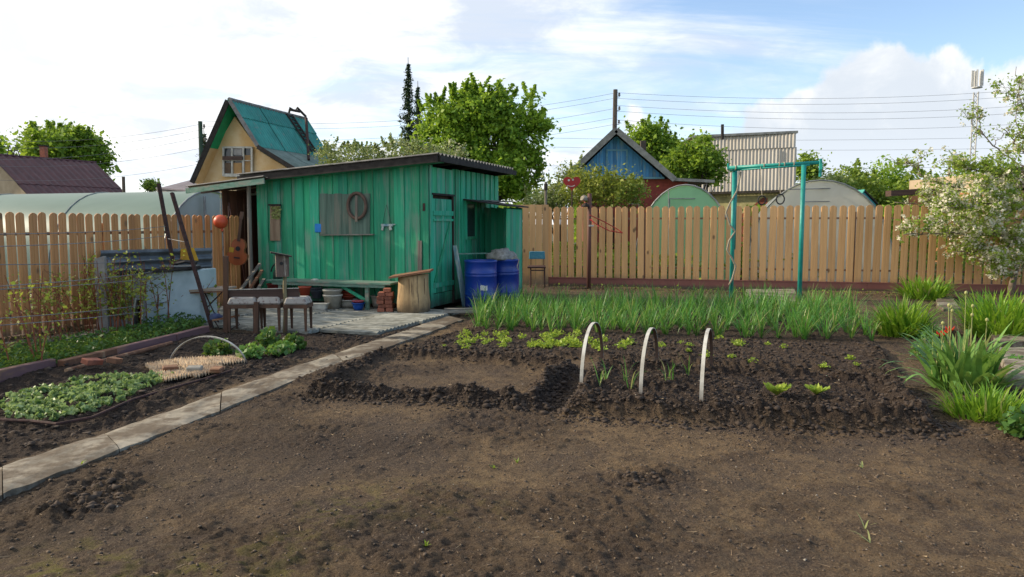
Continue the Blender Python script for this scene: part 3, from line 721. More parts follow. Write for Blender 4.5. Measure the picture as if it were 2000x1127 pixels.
# main roof: a dark corrugated sheet roof in four sheets on black timbers
def rz_(u): return 2.70 - .065 * u
for k in range(4):
    u0 = -.36 + k * 1.045; u1 = u0 + 1.075
    p0 = S(u0, -.34, rz_(u0) + .02 + .004 * k); m = MB()
    m.corr(p0, (S(u0, 3.45, rz_(u0)) - S(u0, -.34, rz_(u0))), S(u1, -.34, rz_(u1)) - S(u0, -.34, rz_(u0)), wl=.15, amp=.024, thick=.008)
    m.build('roof_sheet', m_slate, shed)
MB().beam(S(-.34, -.30, rz_(-.34) - .06), S(3.86, -.30, rz_(3.86) - .06), .03, .12).build('fascia', m_soffit, shed)
MB().beam(S(-.36, -.26, rz_(-.34) - .06), S(-.36, 3.6, rz_(-.34) - .06), .03, .10).build('fascia', m_soffit, shed)
for vv in (.4, 1.4, 2.4, 3.3): MB().beam(S(-.34, vv, rz_(-.34) - .065), S(3.8, vv, rz_(3.8) - .065), .05, .09).build('rafter', m_soffit, shed)
MB().hexa([S(-.32, -.27, 2.60), S(3.8, -.27, 2.34), S(3.8, -.0, 2.345), S(-.32, -.0, 2.605)], [S(-.32, -.27, 2.62), S(3.8, -.27, 2.36), S(3.8, -.0, 2.365), S(-.32, -.0, 2.625)]).build('soffit', m_shed_x, shed)
# awning on the left
def az_(u): return 2.40 - .085 * (u - 3.1)
m = MB(); m.corr(S(3.15, -.46, az_(3.15) + .03), S(3.15, 3.3, 0) - S(3.15, -.46, 0), S(4.98, 0, az_(4.98)) - S(3.15, 0, az_(3.15)), wl=.15, amp=.02); m.build('awning_roof', m_slate, shed)
MB().beam(S(3.12, -.46, az_(3.12) - .06), S(4.96, -.46, az_(4.96) - .06), .025, .10).build('awning_fascia', m_shed_pale, shed)
for vv in (0.1, .9, 1.8, 2.8): MB().beam(S(3.66, vv, az_(3.66) - .04), S(5.1, vv, az_(5.1) - .04), .05, .07).build('rafter', m_soffit, shed)
m = MB(); pts = [S(3.76, -.12, 0), S(3.77, -.12, 1.2), S(3.755, -.12, az_(3.7) - .06)]; m.tube(pts, [.05, .044, .04], 8); m.build('post', m_greywood, shed)
m = MB(); m.tube([S(4.1, .3, 0), S(4.1, .3, az_(4.1) - .05)], .032, 8); m.build('post', m_steelgrey, shed)
MB().beam(S(3.7, .5, 2.17), S(5.0, .5, 2.1), .03, .05).build('pale_batten', m_shed_pale, shed)
# brown plank wall in the passage behind the fence line
for k in range(17): 
    v0 = -.22 + k * .2; MB().hexa([S(4.3, v0, 0), S(4.32, v0, 0), S(4.32, v0 + .193, 0), S(4.3, v0 + .193, 0)], [S(4.3, v0, 2.2), S(4.32, v0, 2.2), S(4.32, v0 + .193, 2.2), S(4.3, v0 + .193, 2.2)]).build('passage_plank', m_brownw, shed)
for k in range(4):
    u0 = 3.66 + k * .158; MB().hexa([S(u0, 3.2, 0), S(u0 + .152, 3.2, 0), S(u0 + .152, 3.22, 0), S(u0, 3.22, 0)], [S(u0, 3.2, 2.2), S(u0 + .152, 3.2, 2.2), S(u0 + .152, 3.22, 2.2), S(u0, 3.22, 2.2)]).build('passage_plank', m_brownw, shed)
# grey board panel and ledge on the front wall
def FW(px, py, off=.05): return PL(px, py, S(0, -off, 0), VV)      # a point on a plane in front of the front wall
def onfront(m, x0, y0, x1, y1, off, th): 
    a, b_, c_, d_ = FW(x0, y0, off), FW(x1, y0, off), FW(x1, y1, off), FW(x0, y1, off); t = FN * th
    return m.hexa([d_, c_, b_, a], [d_ + t, c_ + t, b_ + t, a + t])
pn = thing('wall_board', FW(676, 458, .05), 'large weathered grey-green board fixed to the shed front behind the oval ring', 'board')
for k in range(7):
    x0 = 626 + k * 13.9; onfront(MB(), x0, 378 + (k % 2), x0 + 13.6, 457 + .4 * k, .05, .018).build('board', m_panel, pn)
a, b_ = FW(626, 459, .09), FW(730, 458, .09); MB().beam(a, b_, .07, .02).build('ledge', m_greywood_x, pn)
# oval ring with a strip
t_ = thing('wall_ring', FW(697, 402, .09), 'brown oval ring with a pale upright strip across it, hung on the shed front', 'ring')
c_ = FW(697, 402, .10); MB().torus(c_, .205, .030, FN, sx=.92, sz=1.12, n=32, m=8).build('ring', m_hoopin, t_, smooth=True)
m = MB(); onfront(m, 694, 382, 698.5, 433, .135, .012); m.build('strip', m_greywood, t_)
# toy blaster on a string
t_ = thing('toy_gun', FW(756, 442, .07), 'pale blue toy gun hanging on strings from a nail on the shed front', 'toy')
m = MB(); q = FW(756, 442, .07); r_ = UU * -1
m.box(q + Vector((0, 0, .02)), (.24, .03, .045), math.atan2(r_.y, r_.x)); m.box(q + r_ * -.09 + Vector((0, 0, -.03)), (.045, .03, .09), math.atan2(r_.y, r_.x), ry=.3); m.box(q + r_ * .07 + Vector((0, 0, -.035)), (.05, .03, .07), math.atan2(r_.y, r_.x), ry=-.3)
m.tube([q + r_ * .1 + Vector((0, 0, .03)), q + r_ * .17 + Vector((0, 0, .035))], .012, 6); m.build('body', m_skyblue, t_, bevel=.006)
m = MB(); nl = FW(755, 400, .06); m.tube([q + r_ * -.09 + Vector((0, 0, .04)), nl, q + r_ * .09 + Vector((0, 0, .04))], .0035, 4); m.build('string', m_black, t_)
# blue plastic lid
m = MB(); onfront(m, 615.5, 437, 628.5, 454, .052, .022); o = m.build('plastic_holder', M('bright_blue_plastic', (.02, .22, .62), None, 4, .4, .02), bevel=.02); tag(o, 'small bright blue plastic holder nailed left of the grey board', 'holder')
# wooden plaque with painted flowers
t_ = thing('flower_plaque', FW(538, 470, .05), 'tall wooden plaque with yellow-green flowers at its top on the shed front', 'plaque')
m = MB(); onfront(m, 528.5, 401, 548, 470, .05, .02); m.build('board', M('plaque_wood', (.36, .27, .18), (.20, .13, .08), 12, .8, .4, 'z'), t_)
m = MB(); onfront(m, 527, 398.5, 549, 402, .05, .05); m.build('cap', m_soffit, t_)
P = np.array([list(FW(rnd.uniform(530, 547), rnd.uniform(403, 428), .078)) for _ in range(240)]); Vq, Fq = leafmesh(P, .035)
np_mesh('flowers', Vq, Fq, l_straw, t_, kind='stuff')
# loose board with hook on the wall right end
o = MB().beam(FW(820, 529, .06), FW(820, 470, .06), .075, .02, up=VV).build('grey_batten', m_greywood); tag(o, 'short grey batten standing upright against the shed behind the log', 'board')
o = MB().beam(FW(828, 412, .055), FW(828, 397, .055), .045, .015, up=VV).build('door_hook', m_rust); tag(o, 'small rusty hook plate on the shed front near the corner', 'hook')

# ------------------------------------------------------------ lean-to on the side with window
lean = thing('lean_to', S(-.5, 2.1), 'low green lean-to cupboard on the side of the shed behind the blue drums', 'lean-to')
for k in range(6):
    a = -.02 - k * .14; MB().hexa([S(a, 2.6, .1), S(a - .135, 2.6, .1), S(a - .135, 2.62, .1), S(a, 2.62, .1)], [S(a, 2.6, 1.9), S(a - .135, 2.6, 1.87), S(a - .135, 2.62, 1.87), S(a, 2.62, 1.9)]).build('back_plank', m_shed, lean)
for k in range(5):
    v0 = 1.72 + k * .175; MB().hexa([S(-.83, v0, .05), S(-.852, v0, .05), S(-.852, v0 + .17, .05), S(-.83, v0 + .17, .05)], [S(-.83, v0, 1.84), S(-.852, v0, 1.84), S(-.852, v0 + .17, 1.84), S(-.83, v0 + .17, 1.84)]).build('side_plank', m_shed, lean)
for k in range(3):
    v0 = 1.42 + k * .44
    MB().hexa([S(.02, v0, 2.02), S(-.95, v0, 1.88), S(-.95, v0 + .43, 1.88), S(.02, v0 + .43, 2.02)], [S(.02, v0, 2.045), S(-.95, v0, 1.905), S(-.95, v0 + .43, 1.905), S(.02, v0 + .43, 2.045)]).build('roof_board', m_soffit, lean)
for k in range(2): MB().box(S(-.5 + k * .3, 2.3, 2.0 + .02 * k), (.4, .3, .02), RAD(10 + 30 * k)).build('slate_piece', m_slate, lean)
wn = thing('side_window', S(-.03, 1.75, 1.5), 'small green-framed window in the side wall under the lean-to roof', 'window')
def onside(m, v0, v1, z0, z1, off, th): return m.hexa([S(-off, v0, z0), S(-off, v1, z0), S(-off, v1, z1), S(-off, v0, z1)], [S(-off - th, v0, z0), S(-off - th, v1, z0), S(-off - th, v1, z1), S(-off - th, v0, z1)])
onside(MB(), 1.55, 2.0, 1.30, 1.96, .05, .01).build('pane', m_glass, wn)
for (a, b_, c_, d_) in ((1.50, 1.56, 1.24, 2.0), (1.99, 2.05, 1.24, 2.0), (1.56, 1.99, 1.24, 1.30), (1.56, 1.99, 1.94, 2.0)): onside(MB(), a, b_, c_, d_, .045, .035).build('frame', m_shed, wn)
# shelf board beside the drums, step and leaning plank
o = MB().beam(S(-.06, 1.0, .98), S(-.5, 1.55, .98), .12, .02).build('shelf_board', m_shed_pale); tag(o, 'narrow pale green shelf board above the nearer blue drum', 'shelf')
o = MB().hexa(*[[G(913, 596, z), G(909, 598, z), G(888, 481, z), G(892, 480, z)] if False else q for q in ([G(903, 599), G(915, 598), G(915, 598) + Vector((0, .025, 0)), G(903, 599) + Vector((0, .025, 0))], [PL(884.5, 480, S(0, 0.55), VV), PL(892, 479, S(0, .55), VV), PL(892, 479, S(0, .575), VV), PL(884.5, 480, S(0, .575), VV)])]).build('leaning_plank', m_skyblue); tag(o, 'worn pale blue plank leaning on the shed between door and blue drum', 'plank')
st = thing('door_step', G(905, 608), 'flat weathered board step on the ground before the shed door', 'step')
for k in range(2):
    a = G(868, 604 + 5 * k, .05); b_ = G(935, 603 + 6 * k, .05); MB().beam(a, b_, .15, .03).build('board', m_greywood_x, st)
o = MB().beam(G(862, 607, .03), G(822, 640, .03), .16, .03).build('ribbed_board', m_paving) if False else None

# ------------------------------------------------------------ blue drums
def drum(px, py, label, R=.295, Hh=.90, z0=.10):
    c = G(px, py); c.y += R * .8; c.z = hz(c.x, c.y) + z0 - .1
    t = thing('blue_drum', c, label, 'barrel', 'blue plastic drums beside the shed')
    prof = [(R * .93, 0), (R * .98, .02), (R, .05), (R, .2), (R + .010, .215), (R, .23), (R, .25), (R + .010, .265), (R, .28), (R, .60), (R + .010, .615), (R, .63), (R, .65), (R + .010, .665), (R, .68), (R, Hh - .05), (R + .012, Hh - .035), (R + .012, Hh - .005), (R * .96, Hh), (R * .92, Hh - .02), (R * .90, Hh - .3)]
    MB().lathe(c, prof, 36).build('body', m_blue, t, smooth=True)
    MB().lathe(c + Vector((0, 0, Hh - .12)), [(0, 0), (R * .9, .001)], 28).build('water', m_glass, t)
    return t, c
t1, cA = drum(938, 604, 'nearer open blue drum with a white label scrap beside the shed', z0=.12)
a = cA + Vector((.02, -.305, .30)); m = MB()
th0 = math.atan2(-1, .15)
for k in range(4):
    pass
vs = []; fs = []
for k in range(6):
    th = -math.pi / 2 + .02 + k * .085
    for z in (.36, .45): vs.append(cA + Vector((math.cos(th) * .3085, math.sin(th) * .3085, z + .008 * math.sin(k * 1.3))))
    if k: fs.append((2 * k - 2, 2 * k, 2 * k + 1, 2 * k - 1))
MB().add(vs, fs).build('label_scrap', M('paper_scrap', (.62, .62, .60), None, 9, .7, .1), t1)
t2, cB = drum(984, 596, 'farther blue drum covered with grey sacking beside the shed', z0=.12)
# sacking heap
def lump(name, c, r, mat, parent=None, n=18, amp=.25, seed=0, **tags):
    m = MB(); K = 8; prof = []
    vs = []; fs = []
    for i in range(K + 1):
        ph = (math.pi / 2) * i / K
        for j in range(n):
            th = 2 * math.pi * j / n; k = 1 + amp * (rnd.random() - .5) + amp * .6 * math.sin(3 * th + seed) * math.cos(ph)
            vs.append(Vector(c) + Vector((r[0] * math.cos(ph) * math.cos(th) * k, r[1] * math.cos(ph) * math.sin(th) * k, r[2] * math.sin(ph) * k)))
    for i in range(K):
        for j in range(n): fs.append((i * n + j, i * n + (j + 1) % n, (i + 1) * n + (j + 1) % n, (i + 1) * n + j))
    fs.append(tuple(range(n))[::-1])
    return m.add(vs, fs).build(name, mat, parent, smooth=True, **tags)
lump('sacking_heap', cB + Vector((-.04, -.02, .89)), (.31, .29, .20), m_tarp, label='crumpled grey-white sacking heaped on top of the farther blue drum', cat='sacking', amp=.3)
m = MB(); q = cB + Vector((.15, -.25, .9)); m.tube([q, q + Vector((.09, -.02, .06)), q + Vector((.14, 0, -.02)), q + Vector((.10, -.03, -.14)), q + Vector((.13, -.02, -.2))], .008, 6)
tag(m.build('cord', m_rope), 'pale cord hanging over the rim of the farther blue drum', 'cord')

# ------------------------------------------------------------ bench along the front wall
bn = thing('green_bench', S(1.9, -.25), 'long pale green plank bench on braced legs along the shed front', 'bench')
for k in range(3):
    v0 = -.50 + k * .155; MB().beam(S(.50 + .02 * k, v0 + .07, .50), S(3.12, v0 + .07, .50), .145, .032).build('seat_board', m_shed_pale, bn)
MB().beam(S(.62, -.47, .455), S(3.0, -.47, .455), .03, .055).build('apron', m_shed_pale, bn)
for u_ in (1.0, 2.85):
    MB().beam(S(u_, -.43, 0), S(u_, -.43, .48), .07, .045, up=VV).build('leg', m_shed_pale, bn); MB().beam(S(u_ - .02, -.1, 0), S(u_ - .02, -.1, .48), .07, .045, up=VV).build('leg', m_shed, bn)
MB().beam(S(1.03, -.40, .18), S(1.62, -.40, .47), .03, .055).build('brace', m_shed_x, bn); MB().beam(S(2.82, -.40, .18), S(2.28, -.40, .47), .03, .055).build('brace', m_shed_x, bn)
o = lump('white_rag', S(2.15, -.35, .517), (.07, .05, .03), m_white, label='scrap of white rag lying on the green bench', cat='rag')

# ------------------------------------------------------------ pots, bowls and buckets under the bench
def vessel(name, px, py, R, h, mat, label, cat, sx=1, sy=1, taper=.72, rim=True, z0=.03, y=None, group=None, thick=.012):
    c = G(px, py); c.z = z0; t = thing(name, c, label, cat, group)
    prof = [(R * taper, 0), (R * (taper + (1 - taper) * .5), h * .5), (R, h - .012), (R + (.012 if rim else 0), h - .01), (R + (.012 if rim else 0), h + .004), (R - thick, h), (R * taper * .95, .02)]
    MB().lathe(c, prof, 24, sx, sy).build('body', mat, t, smooth=True); 
    return t, c
def stackpot(name, px, py, n, R, h, mat, label, cat, dz=None, z0=.03, taper=.72):
    c = G(px, py); c.z = z0
    for k in range(n):
        cc_ = c + Vector((rnd.uniform(-.006, .006), 0, k * (dz or h * .3)))
        prof = [(R * taper, 0), (R, h - .03), (R + .012, h - .028), (R + .012, h), (R - .01, h), (R * taper * .9, .02)]
        o = MB().lathe(cc_, prof, 22).build(name, mat[k % len(mat)] if isinstance(mat, list) else mat, smooth=True); tag(o, label[k] if isinstance(label, list) else label, cat)
stackpot('flower_pot', 596, 604, 2, .105, .20, m_redpot, ['lower terracotta-red pot standing under the left end of the bench', 'upper terracotta-red pot stacked in another under the bench'], 'pot', dz=.19)
# white rectangular basin
t_ = thing('basin', G(624, 606, .03), 'low white rectangular basin under the bench below the lilac buckets', 'basin')
c_ = G(622, 606, .03); q = [(-.165, -.10), (.165, -.10), (.165, .10), (-.165, .10)]
MB().hexa([c_ + Vector((a * .85, b_ * .85, 0)) for a, b_ in q], [c_ + Vector((a, b_, .115)) for a, b_ in q]).build('body', m_whitepot, t_, bevel=.012)
MB().box(c_ + Vector((0, 0, .118)), (.36, .225, .014)).build('rim', m_whitepot, t_, bevel=.004)
stackpot('small_bucket', 619, 598, 2, .112, .155, m_lilac, ['lower lilac-grey bucket standing on the white basin', 'upper lilac-grey bucket nested in the one on the white basin'], 'bucket', dz=.055, z0=.155)
stackpot('bucket', 650, 606, 2, .165, .26, [m_whitepot, M('greyed_bucket', (.42, .40, .34), (.25, .24, .2), 6, .6, .05)], ['large dirty white bucket in the middle under the bench', 'greyer bucket nested in the large white one under the bench'], 'bucket', dz=.09, taper=.74)
vessel('basin', 681, 604, .165, .15, m_whitepot, 'round white basin under the bench with red bowls in it', 'basin')
stackpot('red_bowl', 681, 602, 3, .115, .10, m_redpot, ['lowest red bowl stacked in the white basin', 'middle red bowl stacked in the white basin', 'topmost red bowl of the stack in the white basin'], 'bowl', dz=.045, z0=.14)
vessel('blue_bowl', 700, 609, .105, .13, m_bluebowl, 'blue bowl in front of the white basin near the bench leg', 'bowl')
o = MB().lathe(G(700, 609) + Vector((0, 0, .155)), [(.06, 0), (.108, .03), (.115, .045), (.1, .045), (.03, .01)], 22).build('pink_bowl', M('dark_pink_bowl', (.36, .06, .09), None, 5, .4, .02), smooth=True); tag(o, 'dull pink bowl sitting in the blue bowl', 'bowl')
vessel('blue_tub', 748, 600, .16, .30, m_blue, 'blue tub standing behind the brick stack', 'tub')
vessel('white_pail', 738, 604, .12, .22, m_whitepot, 'white pail half hidden left behind the brick stack', 'pail')
vessel('red_bucket', 541, 598, .17, .40, M('dark_red_bucket', (.14, .012, .010), None, 5, .45, .03), 'dark red bucket at the left end of the bench', 'bucket')
# brick stack
bs = [(-.07, 0), (.07, 0)]
lv = 0
for r in range(6):
    for k, dx in enumerate((-.065, .065) if r < 5 else (.02,)):
        c_ = G(753, 612) + Vector((dx + rnd.uniform(-.01, .01), .06 + rnd.uniform(-.01, .01), .065 + r * .068))
        o = MB().box(c_, (.123, .25, .062), RAD(rnd.uniform(-5, 5))).build('brick', m_brick, bevel=.004)
        tag(o, 'topmost single brick on the stack beside the log' if r == 5 else '%s brick in row %s from the ground of the stack beside the log' % ('left' if k == 0 else 'right', ('one', 'two', 'three', 'four', 'five')[r]), 'brick', 'bricks stacked beside the log')
# log with slanted board
lg = thing('chopping_log', G(803, 614), 'thick upright barkless log with a slanting board on top beside the shed corner', 'log')
c_ = G(803, 616); c_.y += .28; prof = [(.285, .03), (.283, .2), (.262, .45), (.265, .66), (0, .665)]
m = MB(); n_ = 28; vs = []; fs = []
for (r, z) in [(.27, .02), (.285, .06), (.288, .2), (.27, .35), (.26, .5), (.262, .66)]:
    for j in range(n_):
        th = 2 * math.pi * j / n_; k = 1 + .025 * math.sin(5 * th + 1) + .018 * math.sin(11 * th); vs.append(c_ + Vector((r * k * math.cos(th), r * k * math.sin(th), z + (.03 * math.cos(th) if z > .6 else 0))))
for i in range(5):
    for j in range(n_): fs.append((i * n_ + j, i * n_ + (j + 1) % n_, (i + 1) * n_ + (j + 1) % n_, (i + 1) * n_ + j))
fs.append(tuple(5 * n_ + j for j in range(n_))); m.add(vs, fs).build('trunk', m_log, lg, smooth=True)
a = c_ + Vector((-.37, 0, .64)); b_ = c_ + Vector((.33, 0, .75))
for k in range(2): MB().beam(a + Vector((0, -.17 + .3 * k, 0)), b_ + Vector((0, -.17 + .3 * k, 0)), .28, .03).build('board', m_rustw, lg)
for k in range(4): MB().tube([c_ + Vector((.26 * math.cos(th_), .26 * math.sin(th_), z_)) for (th_, z_) in ((-1.7 + k * .55, .62), (-1.68 + k * .55, .3), (-1.72 + k * .55, .08))], .004, 4).build('crack', m_core, lg)

# ------------------------------------------------------------ birdhouse on a rough post, rail fence and stools
ps = thing('birdhouse', G(557, 650), 'lichen-spotted brown birdhouse with slanting lid on a rough peeled post', 'birdhouse')
y0 = G(557, 650).y; 
def A(px, py, dy=0): return AT(px, py, y0 + dy)
MB().tube([A(557, 652), A(558, 600), A(556, 560), A(557, 527)], [.034, .032, .028, .026], 8).build('post', M('peeled_post', (.26, .22, .12), (.14, .11, .06), 10, .85, .5, 'z'), ps, smooth=True)
bq = AT(551, 540, y0 - .02)
def BH(x, y, z): return bq + Vector((x * .94 - y * .34, x * .34 + y * .94, z))
m = MB(); m.hexa([BH(-.08, -.09, 0), BH(.09, -.09, .0), BH(.09, .07, .0), BH(-.08, .07, 0)], [BH(-.085, -.10, .318), BH(.095, -.10, .282), BH(.095, .08, .282), BH(-.085, .08, .318)]); m.build('box', M('old_birdhouse_board', (.17, .12, .095), (.08, .06, .05), 14, .85, .5, 'z', wear=(.48, .44, .36), wamt=.5, wscale=9), ps)
m = MB(); m.hexa([BH(-.15, -.16, .335), BH(.13, -.16, .275), BH(.13, .11, .275), BH(-.15, .11, .335)], [BH(-.15, -.16, .355), BH(.13, -.16, .295), BH(.13, .11, .295), BH(-.15, .11, .355)]); m.build('lid', m_soffit, ps)
o = MB().lathe(Vector((0, 0, 0)), [(0, 0), (.024, .001)], 14).build('entrance_hole', m_black); o.location = BH(-.01, -.108, .19); o.rotation_euler = (RAD(90), 0, RAD(20)); setp(o, ps)
rf = thing('low_rail', G(500, 655), 'low dark brown board rail on short wooden posts in front of the stools', 'rail')
MB().beam(A(441.5, 651), A(441, 500), .062, .05, up=(0, 1, 0)).build('post', m_brownw, rf); MB().beam(A(499.5, 659, -.1), A(501, 590, -.1), .065, .05, up=(0, 1, 0)).build('post', m_brownw, rf)
MB().hexa([A(445, 566.5, .01), A(584, 563.5, .01), A(584, 563.5, .055), A(445, 566.5, .055)], [A(445, 565, .01), A(584, 562, .01), A(584, 562, .055), A(445, 565, .055)]).build('rail_cap', m_whiteframe, rf)
MB().hexa([A(445, 585, .02), A(586, 584, .02), A(586, 584, .05), A(445, 585, .05)], [A(445, 566, .02), A(584, 563, .02), A(584, 563, .05), A(445, 566, .05)]).build('rail_board', m_brownx, rf)
def stool(px, py, label, rz=0, w=.34, sh=.45):
    c = G(px, py, .03); c.y += .17; t = thing('stool', c, label, 'stool', 'padded stools behind the low rail')
    for sx_ in (-1, 1):
        for sy_ in (-1, 1):
            p = c + Vector((sx_ * (w / 2 - .03), sy_ * .14, 0)); MB().hexa([p + Vector((a * .013, b_ * .013, 0)) for a, b_ in ((-1, -1), (1, -1), (1, 1), (-1, 1))], [p + Vector((a * .02, b_ * .02, sh - .1)) for a, b_ in ((-1, -1), (1, -1), (1, 1), (-1, 1))]).build('leg', m_brownw, t)
    MB().box(c + Vector((0, 0, sh - .095)), (w, .34, .05)).build('apron', m_brownw, t)
    m = MB(); a = w / 2; m.hexa([c + Vector((x, y, sh - .068)) for x, y in ((-a, -.17), (a, -.17), (a, .17), (-a, .17))], [c + Vector((x, y, sh + .035)) for x, y in ((-a * .82, -.13), (a * .82, -.13), (a * .82, .13), (-a * .82, .13))]); m.build('cushion', m_cushion, t, bevel=.02)
    return t
stool(472, 648, 'leftmost stool with a floral cushion beside the tall rail post', w=.42); stool(524, 647, 'middle stool with a floral cushion behind the low rail', w=.36); stool(577, 648, 'rightmost stool with a plain white cushion right of the birdhouse post', w=.34)
# dark kettle-like can on the bench end
t_ = thing('watering_can', S(3.02, -.3, .52), 'dark green watering can with a curved handle on the left end of the bench', 'watering can')
q = S(3.02, -.28, .52); MB().lathe(q, [(.085, 0), (.08, .12), (.05, .16), (.052, .17)], 16).build('body', M('dark_green_can', (.03, .06, .05), None, 5, .4, .05), t_, smooth=True)
MB().torus(q + Vector((.03, 0, .13)), .15, .014, (0, 1, 0), sz=1.1, arc=(0, math.pi), n=14, m=6).build('handle', m_black, t_, smooth=True)

# ------------------------------------------------------------ guitar, ball, tools in the passage
gt = thing('guitar', S(4.42, -.10, 1.0), 'old orange-brown acoustic guitar hanging on the fence under the awning', 'guitar')
q = AT(464, 492, 13.75); right = Vector((1, .1, 0)).normalized(); tilt = RAD(8)
def gp_(x, z, y=0): return q + right * (x * math.cos(tilt) + z * math.sin(tilt)) + Vector((0, 0, z * math.cos(tilt) - x * math.sin(tilt))) + Vector((0, y, 0))
out_ = []
for i in range(40):
    th = 2 * math.pi * i / 40; z = math.cos(th); r = .19 * abs(math.sin(th)) ** .8 * (1 if z < 0 else .78) * (1 - .28 * math.exp(-((z - .15) / .25) ** 2)); out_.append((math.copysign(r, math.sin(th)), .25 * z))
MB().prism([gp_(x, z) for x, z in out_], Vector((0, .09, 0))).build('body', m_guitar, gt)
MB().beam(gp_(0, .2, -.012), gp_(0, .62, -.012), .05, .025, up=(0, 1, 0)).build('neck', m_brownw, gt); MB().beam(gp_(0, .62, -.01), gp_(0, .75, .01), .07, .02, up=(0, 1, 0)).build('headstock', m_brownw, gt)
o = MB().lathe(Vector((0, 0, 0)), [(0, 0), (.045, .001)], 18).build('sound_hole', m_black); o.location = gp_(0, .06, -.004); o.rotation_euler = (RAD(90), 0, 0); setp(o, gt)
MB().beam(gp_(-.05, -.11, -.008), gp_(.05, -.11, -.008), .025, .012, up=(0, 1, 0)).build('bridge', m_black, gt)
m = MB(); m.hexa([gp_(-.15, -.02, -.012), gp_(-.07, -.02, -.012), gp_(-.07, -.02, 0), gp_(-.15, -.02, 0)], [gp_(-.15, .07, -.012), gp_(-.07, .07, -.012), gp_(-.07, .07, 0), gp_(-.15, .07, 0)]); m.build('sticker', m_yellow, gt)
m = MB(); b0 = AT(431, 433, 13.3); R_ = .125; prof = [(0, -R_)] + [(R_ * math.cos(RAD(a)), R_ * math.sin(RAD(a))) for a in range(-80, 81, 10)] + [(0, R_)]
t_ = thing('ball', b0 - Vector((0, 0, .14)), 'round orange-red ball hanging at the top of the fence below the awning', 'ball'); m.lathe(b0, prof, 22).build('ball_skin', m_ball, t_, smooth=True)
MB().tube([b0 + Vector((0, 0, .12)), AT(431, 373, 13.3)], .004, 4).build('string', m_rope, t_); MB().lathe(b0 + Vector((0.02, 0, -.17)), [(.02, 0), (.012, .05)], 8).build('valve', m_ball, t_)
for k, (xa, ya, xb, yb, yy) in enumerate(((440, 440, 446, 402, 13.9), (452, 470, 447, 395, 14.3), (480, 560, 452, 420, 14.6))):
    o = MB().tube([AT(xa, ya, yy), AT((xa + xb) / 2 + 4, (ya + yb) / 2, yy), AT(xb, yb, yy)], .012, 6).build('iron_rod', m_rust); tag(o, ['short dark iron rod hanging above the guitar', 'dark rod hanging in front of the brown passage boards', 'long dark rod leaning in the shed passage'][k], 'rod')
for k, (xa, ya, xb, yb) in enumerate(((452, 590, 508, 515), (470, 592, 512, 528), (486, 594, 516, 545))):
    o = MB().beam(AT(xa, ya, 13.6), AT(xb, yb, 14.2), .06, .03).build('leaning_board', [m_greywood_x, m_rustw, m_greywood_x][k]); tag(o, ['leftmost long board slanting against the awning post', 'brownish board slanting beside the awning post', 'shortest grey board slanting nearest the awning post'][k], 'board', 'boards slanting in the passage')
for k, (x0, x1, yt) in enumerate(((437, 448, 400), (448, 460, 412), (460, 471, 430))):
    pass
# small low bench and cloth left of stools
t_ = thing('foot_stool', G(440, 640), 'small low wooden footstool with folding metal legs on the paving', 'stool')
q = A(432, 625, .5)
MB().hexa([A(414, 628, .3), A(468, 618, .3), A(468, 618, .55), A(414, 628, .55)], [A(414, 624, .3), A(468, 614, .3), A(468, 614, .55), A(414, 624, .55)]).build('seat', m_rustw, t_)
MB().tube([A(458, 619, .35), A(468, 634, .35), A(446, 645, .35)], .008, 6).build('leg', m_rust, t_); MB().tube([A(418, 625, .35), A(430, 645, .35), A(446, 645, .35)], .008, 6).build('leg', m_rust, t_)
lump('shoe_pile', A(421, 624, .4), (.10, .08, .09), m_shoe, label='small heap of navy cloth lying on the footstool', cat='cloth')

# ------------------------------------------------------------ work table
tb = thing('work_table', G(415, 640), 'long pale plank work table on thin metal legs by the left cabinet', 'table')
ty = G(400, 636).y
MB().hexa([AT(350, 571, ty), AT(441, 567, ty + .1), AT(462, 562, ty + .7), AT(385, 563, ty + .7)], [AT(350, 567, ty), AT(441, 563, ty + .1), AT(462, 558.5, ty + .7), AT(385, 559, ty + .7)]).build('top', M('pale_raw_plank', (.46, .36, .27), (.30, .22, .16), 9, .75, .3, 'x'), tb)
for (xa, ya, xb, yb) in ((363, 570, 363, 632), (398, 568, 432, 640), (438, 566, 405, 600), (350, 570, 353, 636)): MB().tube([AT(xa, ya, ty + .15), AT(xb, yb, ty + .15)], .010, 6).build('leg', m_rust, tb)
MB().beam(AT(350, 573, ty + .02), AT(441, 569, ty + .1), .02, .02).build('edge_bar', m_rustw, tb)

# ------------------------------------------------------------ cabinet, oven opening, corrugated sheet
cab = thing('outdoor_oven', G(240, 645), 'boxy grey-white outdoor oven with a dark red opening and a pale blue enamel side', 'oven')
ya_, yb_ = G(215, 652).y, G(386, 634).y
def Q(px, py, f=0.0, dy=0): return AT(px, py, ya_ + (yb_ - ya_) * f + dy)
def slab(pts, th, name, mat, parent=cab, bev=0): 
    d = Vector((.1, 1, 0)).normalized() * th
    return MB().hexa(pts, [p + d for p in pts]).build(name, mat, parent, bevel=bev)
slab([Q(282, 642, .5), Q(391, 632, 1), Q(388, 527, 1), Q(282, 533, .5)], .55, 'blue_panel', m_paleblue, bev=.015)
slab([Q(208, 650, 0), Q(229, 648, .1), Q(229, 540, .1), Q(208, 544, 0)], .5, 'left_cheek', m_plaster)
slab([Q(229, 590, .1), Q(281, 585, .45), Q(281, 530, .45), Q(229, 536, .1)], .5, 'front_plate', M('beige_enamel', (.36, .33, .28), (.26, .23, .2), 3, .5, .1))
slab([Q(229, 648, .1, .25), Q(281, 642, .45, .25), Q(281, 585, .45, .25), Q(229, 590, .1, .25)], .1, 'oven_back', M('dark_red_firebrick', (.085, .018, .012), None, 9, .8, .4))
